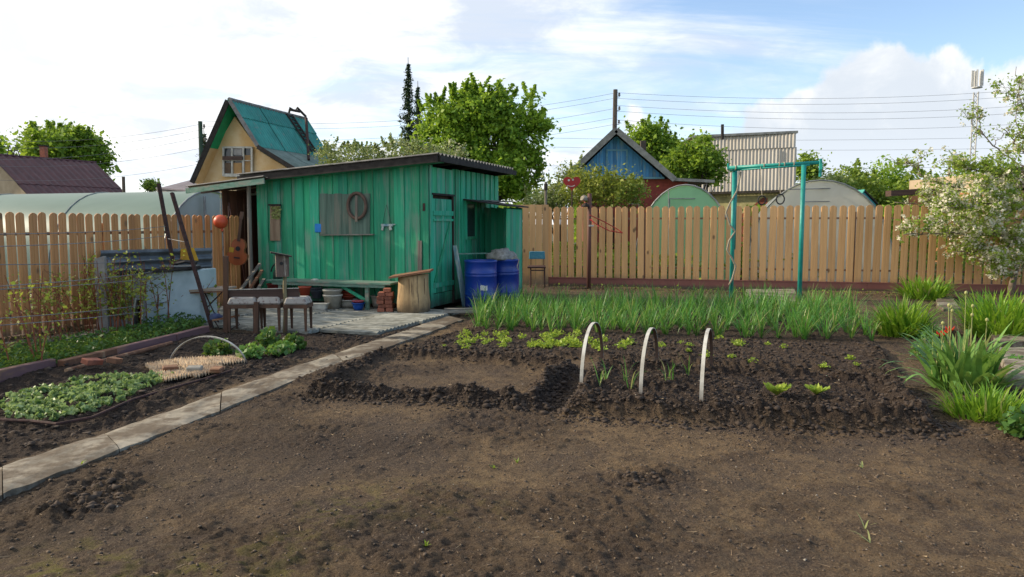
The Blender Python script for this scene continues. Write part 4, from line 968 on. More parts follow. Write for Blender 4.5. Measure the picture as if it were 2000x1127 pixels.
slab([Q(274, 643, .42), Q(281, 642.5, .45), Q(281, 585, .45), Q(274, 586, .42)], .3, 'door_edge', m_plaster)
MB().hexa([Q(228, 540, .1, -.05), Q(392, 524, 1, -.05), Q(392, 524, 1, .6), Q(228, 540, .1, .6)], [Q(228, 535, .1, -.05), Q(392, 519, 1, -.05), Q(392, 519, 1, .6), Q(228, 535, .1, .6)]).build('top_plate', m_soffit, cab)
o = slab([Q(190, 652, 0, -.05), Q(212, 650, 0, -.05), Q(203, 500, 0, -.05), Q(183, 506, 0, -.05)], .05, 'grey_slab', m_plaster, None); tag(o, 'narrow grey-white slab standing upright left of the oven', 'slab')
o = MB().box(Q(352, 520, 1, .2), (.55, .25, .03), RAD(8)).build('metal_tray', m_steelgrey, bevel=.01); tag(o, 'flat grey metal tray lying on top of the oven', 'tray')
o = MB().tube([Q(340, 516, 1, .2), Q(362, 511, 1, .2), Q(384, 514, 1, .2)], .03, 6).build('dark_roll', m_black); tag(o, 'dark roll of felt lying on the oven top by the corrugated sheet', 'roll')
ys_ = ya_ + 1.0
m = MB(); p0 = AT(196, 574, ys_ - .2); pu = AT(196, 489, ys_ - .2); pr = AT(414, 602, ys_ + 1.0); ur = AT(412, 477, ys_ + 1.0)
m.corr(p0, pu - p0, Vector((pr.x - p0.x, pr.y - p0.y, 0)), wl=.13, amp=.02, nv=2)
o = m.build('corrugated_sheet', m_steelgrey); tag(o, 'weathered grey corrugated metal sheet standing behind the oven', 'metal sheet')
m = MB(); p0 = AT(352, 640, ys_ + .9); pu = AT(352, 560, ys_ + .9); pr = AT(420, 640, ys_ + 1.1); m.corr(p0, pu - p0, Vector((pr.x - p0.x, pr.y - p0.y, 0)), wl=.13, amp=.02)
o = m.build('corrugated_sheet', m_steelgrey); tag(o, 'lower corrugated sheet piece behind the pale table end', 'metal sheet')
t = [AT(352, 507, ys_ + .6), AT(387, 509, ys_ + .6), AT(378, 484, ys_ + .6), AT(353, 486, ys_ + .6)]
o = MB().hexa(t, [p + Vector((0, .02, 0)) for p in t]).build('yellow_plate', m_yellow); tag(o, 'ochre yellow plate leaning on the corrugated sheet', 'plate')

# ------------------------------------------------------------ trellis bars and wires
tr = thing('wire_trellis', G(352, 628), 'trellis of stretched wires on two leaning dark iron angle bars before the left fence', 'trellis')
b1a, b1b = G(357, 628), None; b1b = AT(308, 358, b1a.y + .15); b2a = G(412, 640); b2b = AT(334, 376, b2a.y + .3)
for a, b_ in ((b1a, b1b), (b2a, b2b)):
    MB().beam(a - (b_ - a) * .05, b_, .036, .010, up=(0, 1, 0)).beam(a - (b_ - a) * .05 + Vector((.022, .022, 0)), b_ + Vector((.022, .022, 0)), .012, .05, up=(0, 1, 0)).build('iron_bar', m_rust, tr)
yl = 6.2
for (pl, pr) in ((458, 444), (483, 462), (517, 506), (563, 527), (568, 540), (626, 588), (640, 600)):
    a = AT(-60, pl, yl); f = (pr - 360) / 270; b_ = b1b.lerp(b1a, f)
    pts = [a.lerp(b_, k / 10) + Vector((0, 0, -.03 * math.sin(math.pi * k / 10))) for k in range(11)]; MB().tube(pts, .0042, 4).build('wire', m_wire, tr)
for (xa, ya2, xb, yb2) in ((296, 600, 288, 500),):
    pass
wa = b1a.lerp(b1b, .60); wb = b2a.lerp(b2b, .63); MB().tube([wa, wb], .006, 4).build('wire', m_wire, tr)

# ------------------------------------------------------------ plum timber edging of the left bed
eg = thing('bed_edging', G(200, 690), 'plum-painted worn timber edging along the far side of the seedling bed', 'edging')
def edge_piece(x0, y0, x1, y1, h, w, name='board', mat=m_edge, dz=0):
    a, b_ = G(x0, y0), G(x1, y1); a.z = b_.z = h / 2 - .01 + dz; return MB().beam(a, b_, w, h).build(name, mat, eg, bevel=.006)
edge_piece(-120, 772, 104, 722, .13, .09); edge_piece(120, 722, 240, 692, .11, .10, mat=m_rustw); edge_piece(225, 697, 340, 668, .12, .08); edge_piece(342, 668, 404, 651, .12, .09)
a, b_ = G(130, 732), G(335, 676); MB().tube([a + Vector((0, 0, .04)), b_ + Vector((0, 0, .04))], .028, 8).build('round_pole', m_rustw, eg)
for k, (x, y, s_) in enumerate(((180, 706, .12), (224, 704, .10))):
    o = MB().box(G(x, y, .115), (s_ * 1.6, .10, .055), RAD(70 + 25 * k), RAD(12), RAD(9)).build('broken_brick', m_brick if k == 0 else m_rustw, bevel=.004); tag(o, ['larger reddish broken brick lying on the worn edging', 'smaller worn broken brick lying right on the worn edging'][k], 'brick', 'broken bricks on the edging')
# boardwalk strip before left fence
wk = thing('side_walk', G(60, 690), None, None, kind='structure')
for k in range(7):
    yy = 4.5 + k * 1.0; 
    a = Vector((FL.x + dL.x * (k - 5) * 1.02 + .75, FL.y + dL.y * (k - 5) * 1.02, .0)); b_ = a + dL * 1.0; MB().beam(a, b_, .42, .05).build('slab', m_conc, wk)
o = MB().tube([G(-60, 718, .03), G(60, 702, .03), G(150, 672, .03)], .018, 6).build('water_pipe', m_wire); tag(o, 'thin dark water pipe lying along the walk by the left fence', 'pipe')
# ------------------------------------------------------------ hoops
def hoop(p0, p1, h, label, w=.031, two=True, e1=.95, e2=.82):
    p0, p1 = Vector(p0), Vector(p1); t = thing('garden_hoop', p0.lerp(p1, .5), label, 'hoop', 'pipe hoops over the beds')
    K = 28; pts = []
    mid = p0.lerp(p1, .5); half = (p1 - p0) / 2
    for i in range(K + 1):
        a = math.pi * (1 - i / K); c, s_ = math.cos(a), math.sin(a)
        pts.append(mid + half * (math.copysign(abs(c) ** e1, c)) + Vector((0, 0, h * abs(s_) ** e2)))
    pts[0].z -= .05; pts[-1].z -= .05
    d = (p1 - p0).normalized(); side = Vector((-d.y, d.x, 0)); 
    vo = []; vi = []; fo = []; fi = []
    for i, p in enumerate(pts):
        tn = (pts[min(i + 1, K)] - pts[max(i - 1, 0)]).normalized(); nn = tn.cross(side); nn.normalize()
        if nn.z < 0 and 3 < i < K - 3: nn = -nn
        out_d = (p - (mid + Vector((0, 0, h * .35)))).normalized()
        if nn.dot(out_d) < 0: nn = -nn
        a = p + side * w / 2; b_ = p - side * w / 2
        vo += [a + nn * .007, b_ + nn * .007]; vi += [a - nn * .007, b_ - nn * .007]
    m = MB(); n_ = len(vo); fs = []
    for i in range(K):
        a = 2 * i; fs += [(a, a + 1, a + 3, a + 2)]
        fs += [(a, a + 2, n_ + a + 2, n_ + a), (a + 1, n_ + a + 1, n_ + a + 3, a + 3)]
    m.add(vo + [v.lerp(w_, .5) for v, w_ in zip(vo, vi)], fs); m.build('outer_face', m_white, t)
    m = MB(); fs = [(2 * i, 2 * i + 2, 2 * i + 3, 2 * i + 1) for i in range(K)]; fs += [(2 * i, 2 * i + 1, n_ + 2 * i + 1, n_ + 2 * i) for i in ()]
    m.add(vi, fs)
    for i in range(K): pass
    m.add([v.lerp(w_, .48) for v, w_ in zip(vo, vi)], [(2 * i, 2 * i + 1, 2 * i + 3, 2 * i + 2) for i in range(K)])
    m.build('inner_face', m_hoopin if two else m_white, t)
    return t
hoop(G(1135, 771), G(1176, 722), .575, 'leftmost and tallest-looking white pipe hoop over the dark bed')
hoop(G(1251, 786), G(1283, 728), .55, 'middle white pipe hoop over the dark bed')
hoop(G(1369, 802), G(1389, 735), .575, 'rightmost white pipe hoop over the dark bed')
hoop(G(332, 711), G(481, 712), .31, 'low wide white hoop over the empty egg trays in the left bed', w=.024, two=False, e1=1.0, e2=1.15)

# ------------------------------------------------------------ horizontal-bar frame with rings and rope
sw = thing('climbing_frame', G(1490, 585), 'teal steel pipe climbing frame with crossbar standing behind the garlic bed', 'climbing frame')
pa, pb = G(1428, 578), G(1561, 588); za, zb = ZH(pa.y, 326), ZH(pb.y, 322)
MB().tube([pa - Vector((0, 0, .1)), Vector((pa.x, pa.y, za))], .045, 12).build('post', m_teal, sw, smooth=True)
MB().tube([pa + Vector((.055, .03, 1.0)), Vector((pa.x + .055, pa.y + .03, za))], .022, 8).build('side_pipe', m_teal, sw, smooth=True)
MB().tube([pb - Vector((0, 0, .1)), Vector((pb.x, pb.y, zb))], .045, 12).build('post', m_teal, sw, smooth=True)
ca = AT(1421, 328, pa.y); cb = AT(1606, 317, pb.y + .1)
MB().tube([ca, cb], .038, 12).build('crossbar', m_teal, sw, smooth=True); MB().tube([ca + Vector((.05, 0, -.055)), cb + Vector((-.25, 0, -.055))], .018, 8).build('lower_bar', m_teal, sw, smooth=True)
MB().tube([AT(1603, 310, pb.y + .1), AT(1602, 345, pb.y + .1)], .032, 8).build('end_stub', m_teal, sw)
for px in (1422, 1605): MB().tube([AT(px, 319, pb.y), AT(px, 330, pb.y)], .02, 6).build('bolt', m_teal, sw)
for px in (1437, 1494, 1524, 1534, 1552): 
    f = (px - 1421) / 185; c = ca.lerp(cb, f); MB().torus(c, .047, .012, (1, 0, 0), n=12, m=6).build('rope_wrap', m_rope, sw)
for k, (px, py, rr) in enumerate(((1488, 391, .085), (1524, 389, .095))):
    y = pb.y - .4; c = AT(px, py, y); t = thing('gym_ring', c, ['left black gym ring hanging on a cord from the teal crossbar', 'right black gym ring hanging on a cord from the teal crossbar'][k], 'gym ring', 'gym rings on the teal frame')
    MB().torus(c, rr, .013, (.25 if k == 0 else .1, 1, 0), sx=.8 if k else .85, n=22, m=8).build('ring', m_black, t, smooth=True)
    cbp = ca.lerp(cb, (px - 1421) / 185); MB().tube([c + Vector((0, 0, rr)), cbp], .005, 4).build('cord', m_rope, t)
m = MB(); pts = []
top = AT(1447, 335, pa.y); 
for (px, py) in ((1447, 335), (1440, 372), (1425, 398), (1418, 415), (1426, 440), (1436, 452), (1424, 470), (1420, 488), (1430, 505), (1437, 520), (1430, 545), (1422, 560)): pts.append(AT(px, py, pa.y - .07))
sm = []
for i in range(len(pts) - 1):
    for k in range(4): sm.append(pts[i].lerp(pts[i + 1], k / 4))
m.tube(sm, .019, 6); o = m.build('thick_rope', m_rope, smooth=True); tag(o, 'pale thick rope winding down the left post of the teal frame', 'rope')
a, b_, c_, d_ = G(1442, 600), G(1562, 601), G(1552, 570), G(1458, 570)
o = MB().hexa([Vector((p.x, p.y, -.05)) for p in (a, b_, c_, d_)], [Vector((p.x, p.y, .07)) for p in (a, b_, c_, d_)]).build('ground_slab', m_conc, bevel=.01); tag(o, 'flat concrete slab between the posts of the teal frame', 'slab')

# ------------------------------------------------------------ post with net, blue chair, heart on a stick
pp = G(1150, 563); pt = ZH(pp.y, 378)
po = thing('brown_post', pp, 'brown round post with a pale knot of cloth on top before the back fence', 'post')
MB().tube([pp - Vector((0, 0, .1)), Vector((pp.x, pp.y, pt))], .05, 10).build('pole', M('brown_painted_post', (.14, .06, .045), (.09, .04, .03), 8, .7, .3, 'z'), po, smooth=True)
lump('cloth_knot', AT(1141, 389, pp.y - .05) - Vector((0, 0, .03)), (.09, .07, .12), M('cream_cloth', (.50, .46, .36), (.12, .09, .07), 16, .9, .4), po); lump('dark_cap', AT(1144, 396, pp.y - .06) - Vector((0, 0, .1)), (.09, .07, .09), m_soffit, po)
m = MB(); y = pp.y - .15
hoopts = [AT(1152, 428, y), AT(1165, 438, y - .1), AT(1190, 451, y - .1), AT(1216, 455, y), AT(1205, 447, y + .1), AT(1180, 433, y + .1), AT(1152, 420, y)]
m.tube(hoopts, .012, 6)
for k in range(6):
    a = AT(1156 + 9 * k, 427 + 4 * k, y + .08); b_ = AT(1160 + 9.5 * k, 440 + 2.6 * k, y - .08); m.tube([a, (a + b_) / 2 - Vector((0, 0, .05)), b_], .006, 4)
    m.tube([a, AT(1160 + 9 * k, 446 + 1.5 * k, y)], .004, 4)
o = m.build('red_net', m_red); tag(o, 'red drooping net hoop fixed sideways on the brown post', 'net')
o = MB().box(AT(1155, 441, y - .12), (.12, .03, .04)).build('white_bracket', m_whitepot, bevel=.006); tag(o, 'small white bracket at the root of the red net', 'bracket')
ch = thing('blue_chair', G(1048, 566), 'small chair with a blue plastic backrest and dark metal legs before the gate panel', 'chair')
yc = F0.y - .55
def K(px, py, dy=0): return AT(px, py, yc + dy)
MB().hexa([K(1033, 506), K(1065, 506), K(1065, 506, .02), K(1033, 506, .02)], [K(1034, 491), K(1064, 491), K(1064, 491, .02), K(1034, 491, .02)]).build('backrest', M('bright_teal_blue_plastic', (.03, .22, .32), (.10, .30, .36), 14, .4, .05), ch, bevel=.01)
MB().hexa([K(1030, 524, -.35), K(1066, 524, -.35), K(1065, 521), K(1032, 521)], [K(1030, 521, -.35), K(1066, 521, -.35), K(1065, 518), K(1032, 518)]).build('seat', m_rust, ch, bevel=.005)
for (px, dy) in ((1037, -.33), (1063, -.33), (1036, 0), (1064, 0)): MB().tube([K(px, 562, dy), K(px, 521, dy)], .014, 6).build('leg', m_rust, ch)
for px in (1037, 1062): MB().tube([K(px, 521, .02), K(px, 500, .03)], .010, 6).build('back_tube', m_rust, ch)
MB().beam(K(1036, 528, -.34), K(1064, 528, -.34), .02, .03).build('crosspiece', m_brownx, ch)
hs = thing('heart_spinner', AT(1117, 400, 19.9), 'red heart-shaped board with painted eyes on a stick behind the back fence', 'garden ornament')
yh = 19.9; hp = []
for i in range(36):
    th = 2 * math.pi * i / 36; x = 16 * math.sin(th) ** 3; z = 13 * math.cos(th) - 5 * math.cos(2 * th) - 2 * math.cos(3 * th) - math.cos(4 * th)
    hp.append((x / 16 * 17, -z / 16 * 15))
MB().prism([AT(1117 + a * 1.0, 357 + b_ * 1.05, yh) for a, b_ in hp], Vector((0, .03, 0))).build('heart', m_red, hs)
for (px, py, r_) in ((1111, 352, .028), (1119, 351, .028)):
    MB().prism([AT(px, py, yh - .012) + Vector((r_ * math.cos(a), 0, r_ * math.sin(a))) for a in [k * math.pi / 5 for k in range(10)]], Vector((0, .01, 0))).build('eye', m_white, hs)
MB().tube([AT(1108 + 3 * k, 362 + 2.2 * math.sin(k * math.pi / 5), yh - .01) for k in range(6)], .010, 5).build('mouth', m_white, hs)
MB().tube([AT(1117, 372, yh + .02), AT(1117, 560, yh + .02)], .02, 6).build('stick', m_rust, hs)
o = MB().tube([AT(1066, 355, 19.7), AT(1066, 560, 19.7)], .035, 8).build('fence_pipe', m_greywood); tag(o, 'grey pole with a dark cap standing just behind the gate panel', 'pole')
MB().lathe(AT(1066, 372, 19.7), [(.05, 0), (.05, .17), (.02, .19)], 10).build('cap', m_soffit, o)

# ------------------------------------------------------------ plants: builders
def blades_root(name, c, n, Lr, wr, mat, lean=(.05, .7), droop=(.3, 1.5), spread=.05, seg=5, part='leaf_clump', parent=None, rng=rnd):
    m = MB()
    for k in range(n):
        r = spread * math.sqrt(rng.random()); a0 = rng.uniform(0, 6.283); az = a0 + rng.gauss(0, .6)
        m.blade(Vector(c) + Vector((r * math.cos(a0), r * math.sin(a0), -.01)), az, rng.uniform(*Lr), rng.uniform(*lean) * (.3 + r / spread if spread > 0 else 1), rng.uniform(*droop), rng.uniform(*wr), seg)
    return m
# green garlic: each plant its own object
gprot = []
for k in range(9):
    m = MB(); n = rnd.randint(19, 25)
    for j in range(n):
        az = rnd.uniform(0, 6.283); m.blade((rnd.gauss(0, .012), rnd.gauss(0, .012), -.01), az, rnd.uniform(.26, .56), rnd.uniform(.04, .75), rnd.uniform(.1, 1.9) * (1.6 if rnd.random() < .3 else .7), rnd.uniform(.006, .013), 7)
    me, _ = m.mesh('garlic_plant', centre=False); me.materials.append(l_garlic); gprot.append(me)
pts = []
Lg = G(915, 648), G(1702, 668); Bg = G(935, 600), G(1655, 605)
rows = 8
for r in range(rows):
    f = r / (rows - 1); a = Lg[0].lerp(Bg[0], f); b_ = Lg[1].lerp(Bg[1], f); L = (b_ - a).length; n = 34
    for k in range(n):
        p = a.lerp(b_, (k + .5) / n) + Vector((rnd.gauss(0, .05), rnd.gauss(0, .06), 0)); pts.append(p)
gz, _ = soil(np.array([p.x for p in pts]), np.array([p.y for p in pts]))
for p, z in zip(pts, gz):
    o = bpy.data.objects.new('garlic_plant', rnd.choice(gprot)); col.objects.link(o); o.location = (p.x, p.y, float(z)); o.rotation_euler = (0, 0, rnd.uniform(0, 6.283))
    s_ = rnd.uniform(.78, 1.12); o.scale = (s_, s_, s_)
    tag(o, 'narrow-leaved green garlic plant in the dense bed before the back fence', 'garlic plant', 'garlic plants in the dense bed')
for k, (px, py) in enumerate(((1182, 762), (1222, 760), (1232, 775), (1302, 765), (1312, 758), (1170, 772), (1345, 752))):
    m = MB(); c = G(px, py); c.z = hz(c.x, c.y)
    for j in range(4): m.blade(c + Vector((rnd.gauss(0, .01), rnd.gauss(0, .01), 0)), rnd.uniform(0, 6.28), rnd.uniform(.15, .30), rnd.uniform(.05, .4), rnd.uniform(.2, 2.2), .009, 6)
    o = m.build('onion_plant', l_garlic); tag(o, 'thin young onion shoots at %s of the dark hooped bed' % ('the left hoop' if px < 1200 else 'the middle hoop' if px < 1290 else 'the right hoop'), 'onion plant', ['onion shoots by the left hoop', 'onion shoots by the middle hoop', 'onion shoots by the right hoop'][0 if px < 1200 else 1 if px < 1290 else 2])
# lettuces
def lettuce_mesh(n, r, up=.6):
    m = MB()
    for k in range(n):
        az = k * 2.4 + rnd.uniform(-.3, .3); f = k / n; L = r * (1.1 - .55 * f); w_ = L * .62; el = .55 + .85 * f * up
        base = Vector((0, 0, .005)); h = Vector((math.cos(az), math.sin(az), 0)); sd_ = Vector((-math.sin(az), math.cos(az), 0)); vs = []; S_ = 5
        for i in range(S_):
            t = i / (S_ - 1); c = base + h * (L * t * math.cos(el * (1 - .4 * t))) + Vector((0, 0, L * t * math.sin(el))); ww = w_ * (math.sin(math.pi * min(1, .12 + t * .80)) ** .8) * .5
            for s_ in (-1, -.5, 0, .5, 1): vs.append(c + sd_ * ww * s_ + Vector((0, 0, .018 * abs(s_) + rnd.uniform(-.1, .1) * r * (abs(s_) > .6) * t)))
        fs = [(i * 5 + j, i * 5 + j + 1, i * 5 + j + 6, i * 5 + j + 5) for i in range(S_ - 1) for j in range(4)]
        m.add(vs, fs)
    return m
for k, (px, py, r) in enumerate(((1516, 792, .135), (1593, 791, .105))):
    c = G(px, py); c.z = hz(c.x, c.y) + .01; m = lettuce_mesh(16 if k == 0 else 11, r); me, _ = m.mesh('lettuce', True, False); me.materials.append(l_lett); o = bpy.data.objects.new('lettuce', me); o.location = c; col.objects.link(o)
    tag(o, ['larger bright green lettuce on the dark bed right of the hoops', 'smaller bright green lettuce nearest the right end of the dark bed'][k], 'lettuce', 'lettuces on the dark bed')
lp = []
for k in range(5):
    q_ = nrg.normal(size=(46 + 12 * k, 3)) * np.array([.026, .026, .02]); q_[:, 2] = np.abs(q_[:, 2]) + .01; Vq, Fq = leafmesh(q_, .026, .55, .2); me = bpy.data.meshes.new('salad_seedling'); me.from_pydata(Vq.tolist(), [], Fq.tolist()); me.materials.append(l_lett); lp.append(me)
spots = []
for k in range(52): spots.append((855 + 300 * rnd.random() ** .9, rnd.uniform(658, 690), rnd.uniform(.5, 1.3)))
for k in range(12): spots.append((rnd.uniform(1060, 1130), rnd.uniform(660, 690), rnd.uniform(.9, 1.5)))
for q_ in ((1060, 688, 1.6), (1115, 680, 1.6), (1162, 690, 1.5), (1172, 700, 1.3), (1180, 676, 1.2), (1213, 690, 1.4), (1228, 683, 1.5), (1290, 688, 1.0), (1330, 682, .7), (1347, 690, .8), (1405, 672, 1.0), (1445, 684, 1.3), (1433, 680, .9), (1378, 708, 1.1), (1467, 714, 1.1), (1430, 705, .8), (1608, 722, .9), (1530, 688, .9), (1660, 705, .9), (1672, 722, .6), (1300, 715, .8), (1345, 700, .7), (1500, 680, .7), (1020, 668, 1.3), (985, 660, 1.1)): spots.append(q_)
for px, py, s_ in spots:
    c = G(px, py); o = bpy.data.objects.new('lettuce_seedling', rnd.choice(lp)); col.objects.link(o); o.location = (c.x, c.y, hz(c.x, c.y)); o.scale = (s_, s_, s_ * 1.1); o.rotation_euler = (0, 0, rnd.uniform(0, 6.28))
    near_l = px < 1155
    tag(o, 'small yellow-green salad seedling in the thick row left of the hoops' if near_l else 'small scattered yellow-green salad seedling behind the dark hooped bed', 'seedling', 'salad seedlings in the thick row' if near_l else 'scattered salad seedlings behind the hooped bed')
# seedling carpet in the left bed and the egg trays
SEED = GP((-140, 840), (-30, 790), (190, 742), (345, 738), (330, 752), (190, 806), (110, 822), (-40, 825))
r_ = area(SEED)(1500); r_ = r_[sdist(r_[:, 0], r_[:, 1], SEED) + fbm(r_[:, 0], r_[:, 1], 2.5, 3, .5, 41) * .35 > -.03]; r_ = r_[fbm(r_[:, 0], r_[:, 1], 7, 2, .5, 42) > -.12]; hh, _ = soil(r_[:, 0], r_[:, 1]); Vs = []; Fs = []; nb = 0
Pn = []; 
for (x, y), z in zip(r_, hh):
    for k in range(rnd.randint(5, 7)):
        a = rnd.uniform(0, 6.28); q = rnd.uniform(.0, .026); Pn.append((x + q * math.cos(a), y + q * math.sin(a), z + .010 + rnd.uniform(.0, .04)))
Vq, Fq = leafmesh(np.array(Pn), .036, .8, .5)
np_mesh('seedling_carpet', Vq, Fq, l_seed, kind='stuff')
eggs = [((285, 724), (352, 746), (478, 712), (410, 703))]
def eggtray(pts, label, rowsn=6, colsn=9, z=.02):
    a, b_, c_, d_ = [G(*p) for p in pts]; m = MB(); q = 4; nr, nc = rowsn * q, colsn * q; vs = []
    for i in range(nr + 1):
        for j in range(nc + 1):
            s_, t_ = i / nr, j / nc; p = (a.lerp(b_, s_)).lerp(d_.lerp(c_, s_), t_); zz_ = .028 * (math.cos(2 * math.pi * i / q) * math.cos(2 * math.pi * j / q)) + .012 + rnd.uniform(-.004, .004)
            vs.append(Vector((p.x + rnd.uniform(-.004, .004), p.y + rnd.uniform(-.004, .004), hz0 + z + zz_)))
    K_ = nc + 1; m.add(vs, [(i * K_ + j, i * K_ + j + 1, (i + 1) * K_ + j + 1, (i + 1) * K_ + j) for i in range(nr) for j in range(nc)])
    o = m.build('egg_tray', m_egg); tag(o, label, 'egg tray', 'pulp egg trays in the left bed')
hz0 = .02
eggtray(((283, 722), (300, 736), (352, 728), (335, 712)), 'leftmost pulp egg tray touching the seedlings', 9, 10)
eggtray(((300, 738), (322, 752), (375, 742), (352, 730)), 'nearest pulp egg tray at the path edge of the group', 9, 10)
eggtray(((337, 711), (356, 728), (420, 722), (400, 707)), 'middle pulp egg tray with bricks lying on it', 9, 11)
eggtray(((358, 730), (380, 745), (440, 728), (422, 722)), 'near right pulp egg tray along the path side', 9, 10)
eggtray(((403, 707), (424, 721), (480, 714), (455, 706)), 'rightmost pulp egg tray by the low hoop foot', 9, 10)
for k, (px, py, rz) in enumerate(((333, 719, 30), (380, 720, 5), (424, 722, -10))):
    o = MB().box(G(px, py, .08), (.15 - .03 * (k == 2), .09, .05), RAD(rz), RAD(8)).build('brick', [m_rustw, m_greywood_x, m_rustw][k], bevel=.01); tag(o, ['ochre brick weighing down the left egg tray by the hoop foot', 'grey-brown brick in the middle of the egg trays', 'small flat brick at the right of the egg trays'][k], 'brick', 'bricks weighing down the egg trays')
o = MB().tube([G(x, y, .03) for x, y in ((0, 820), (60, 822), (110, 828), (180, 815), (260, 780), (345, 755), (400, 740), (470, 718))], .012, 6).build('edge_strip', m_rust); tag(o, 'thin dark strip bordering the seedlings on the path side', 'strip')
# bushy leafy plants: crown of leaf points
def leafy(name, c, R_, H_, n, size, mat, label, cat='plant', group=None, aspect=.6, stems=5, parts=('foliage', 'stem')):
    c = Vector(c); t = thing(name, c, label, cat, group)
    P = nrg.normal(size=(n, 3)); P /= np.linalg.norm(P, axis=1)[:, None]; P[:, 2] = np.abs(P[:, 2]); P *= (nrg.random(n) ** .45)[:, None]
    P = P * np.array([R_, R_, H_]) + np.array(c) + [0, 0, .02]; Vq, Fq = leafmesh(P, size, aspect, .3)
    np_mesh(parts[0], Vq, Fq, mat, t)
    m = MB()
    for k in range(stems):
        a = rnd.uniform(0, 6.28); m.tube([c, c + Vector((math.cos(a) * R_ * .35, math.sin(a) * R_ * .35, H_ * .45)), c + Vector((math.cos(a) * R_ * .6, math.sin(a) * R_ * .6, H_ * .8))], .005, 5)
    m.build(parts[1], l_straw, t, kind='stuff'); return t
for k, (px, py, R_, H_, lab) in enumerate(((427, 697, .17, .20, 'dark green peony-like plant under the right end of the low hoop'), (490, 700, .17, .16, 'round-leaved plant just right of the low hoop foot'), (524, 678, .17, .22, 'lush green plant beside the rough post'), (540, 695, .13, .12, 'small plant in front between the two larger leafy ones'), (572, 684, .15, .20, 'rightmost leafy plant near the paving corner'), (557, 690, .12, .12, 'little leafy plant left of the rightmost one'))):
    c = G(px, py); c.z = hz(c.x, c.y); leafy('leafy_plant', c, R_, H_, 190, .06, l_tulip if k in (1, 3, 5) else l_cover, lab, group='leafy plants behind the low hoop', aspect=.8)
# ground cover along the plum edging
def covermass(name, poly, n, hgt, size, mat, zpow=1, **tags):
    r = area(poly)(n); h, _ = soil(r[:, 0], r[:, 1]); hh = hgt * (0.45 + .9 * (fbm(r[:, 0], r[:, 1], 2.2, 3, .5, 21) + .5)); P = np.stack([r[:, 0], r[:, 1], h + hh * nrg.random(len(r)) ** zpow], 1)
    Vq, Fq = leafmesh(P, size, .65, .3); return np_mesh(name, Vq, Fq, mat, kind='stuff', **tags)
covermass('ground_cover', GP((-80, 738), (20, 700), (160, 672), (280, 650), (395, 634), (403, 645), (340, 664), (150, 712), (0, 742)), 6500, .20, .042, l_cover)
covermass('ground_cover', GP((-80, 738), (20, 705), (160, 680), (260, 660), (250, 675), (120, 712), (0, 742)), 3500, .17, .036, l_yel)
covermass('leaf_litter', GP((-60, 690), (-60, 672), (150, 640), (200, 640), (160, 655), (0, 690)), 2600, .05, .05, l_dry)
covermass('leaf_litter', GP((1080, 567), (1080, 560), (1950, 575), (1950, 584)), 1500, .04, .035, l_dry)
covermass('fence_weeds', GP((1080, 561), (1080, 558), (1960, 575), (1960, 578)), 900, .08, .035, l_yel)

# raspberry canes behind the trellis
def canes(px, py, n, Hh, label, ls=900, red=True, leanx=0.0, dens=1.0):
    c = G(px, py); c.z = 0; t = thing('raspberry_bush', c, label, 'bush', 'cane bushes on the left')
    m = MB(); P = []
    for k in range(n):
        b0 = c + Vector((rnd.gauss(0, .13), rnd.gauss(0, .13), -.02)); az = rnd.uniform(0, 6.28); ln = rnd.uniform(.05, .42); h = Hh * rnd.uniform(.6, 1.1); K_ = 9
        pts_ = [b0 + Vector((math.cos(az) * h * ln * (i / K_) ** 1.5 + leanx * h * i / K_, math.sin(az) * h * ln * .6 * (i / K_) ** 1.5, h * (i / K_) * (1 - .12 * ln * (i / K_)))) for i in range(K_ + 1)]
        m.tube(pts_, [.0065 * (1 - .6 * i / K_) + .0015 for i in range(K_ + 1)], 5)
        for j in range(2, 6):
            q0 = pts_[rnd.randint(3, K_ - 1)]; a2 = rnd.uniform(0, 6.28); q1 = q0 + Vector((math.cos(a2) * .18, math.sin(a2) * .12, rnd.uniform(.05, .2))); m.tube([q0, q1], .0028, 4)
            for _ in range(int(9 * dens)): f = rnd.random(); P.append(q0.lerp(q1, f) + Vector((rnd.gauss(0, .035), rnd.gauss(0, .035), rnd.gauss(0, .035))))
        for _ in range(int(16 * dens)):
            f = rnd.uniform(.3, 1); i = min(int(f * K_), K_ - 1); P.append(pts_[i].lerp(pts_[i + 1], f * K_ - i) + Vector((rnd.gauss(0, .04), rnd.gauss(0, .04), rnd.gauss(0, .04))))
    m.build('canes', m_cane, t, kind='stuff'); Vq, Fq = leafmesh(np.array([list(p) for p in P]), .045, .7); np_mesh('foliage', Vq, Fq, l_rasp, t)
    return t
canes(168, 652, 13, 1.1, 'tall red-stemmed cane bush left of the oven', leanx=-.05, dens=.7)
canes(120, 668, 8, 1.05, 'thin sparse cane bush in front of the picket fence', leanx=-.1, dens=.45)
canes(250, 652, 11, 1.2, 'leafy green bush growing in front of the oven opening', leanx=-.02, dens=1.35)
canes(215, 655, 10, 1.2, 'cane bush before the grey slab of the oven', dens=.6)
canes(330, 640, 9, 1.05, 'thin bare canes before the pale blue oven side', dens=.5)
canes(60, 720, 6, .95, 'leftmost sparse cane with pale leaves near the frame edge', leanx=-.12, dens=.5)
canes(385, 632, 6, .7, 'low thin canes at the foot of the leaning iron bars', dens=.35)
# white pruned stems by the oven
for k, (px, d) in enumerate(((248, .0), (257, .1), (276, .05))):
    c = G(px, 650); o = MB().tube([c, c + Vector((d * .3, 0, .25)), c + Vector((d - .02, 0, .5))], .014, 6).build('whitewashed_stem', m_whitepot); tag(o, ['left whitewashed stem before the oven opening', 'middle whitewashed stem before the oven opening', 'right whitewashed stem at the oven edge'][k], 'stem', 'whitewashed stems before the oven')

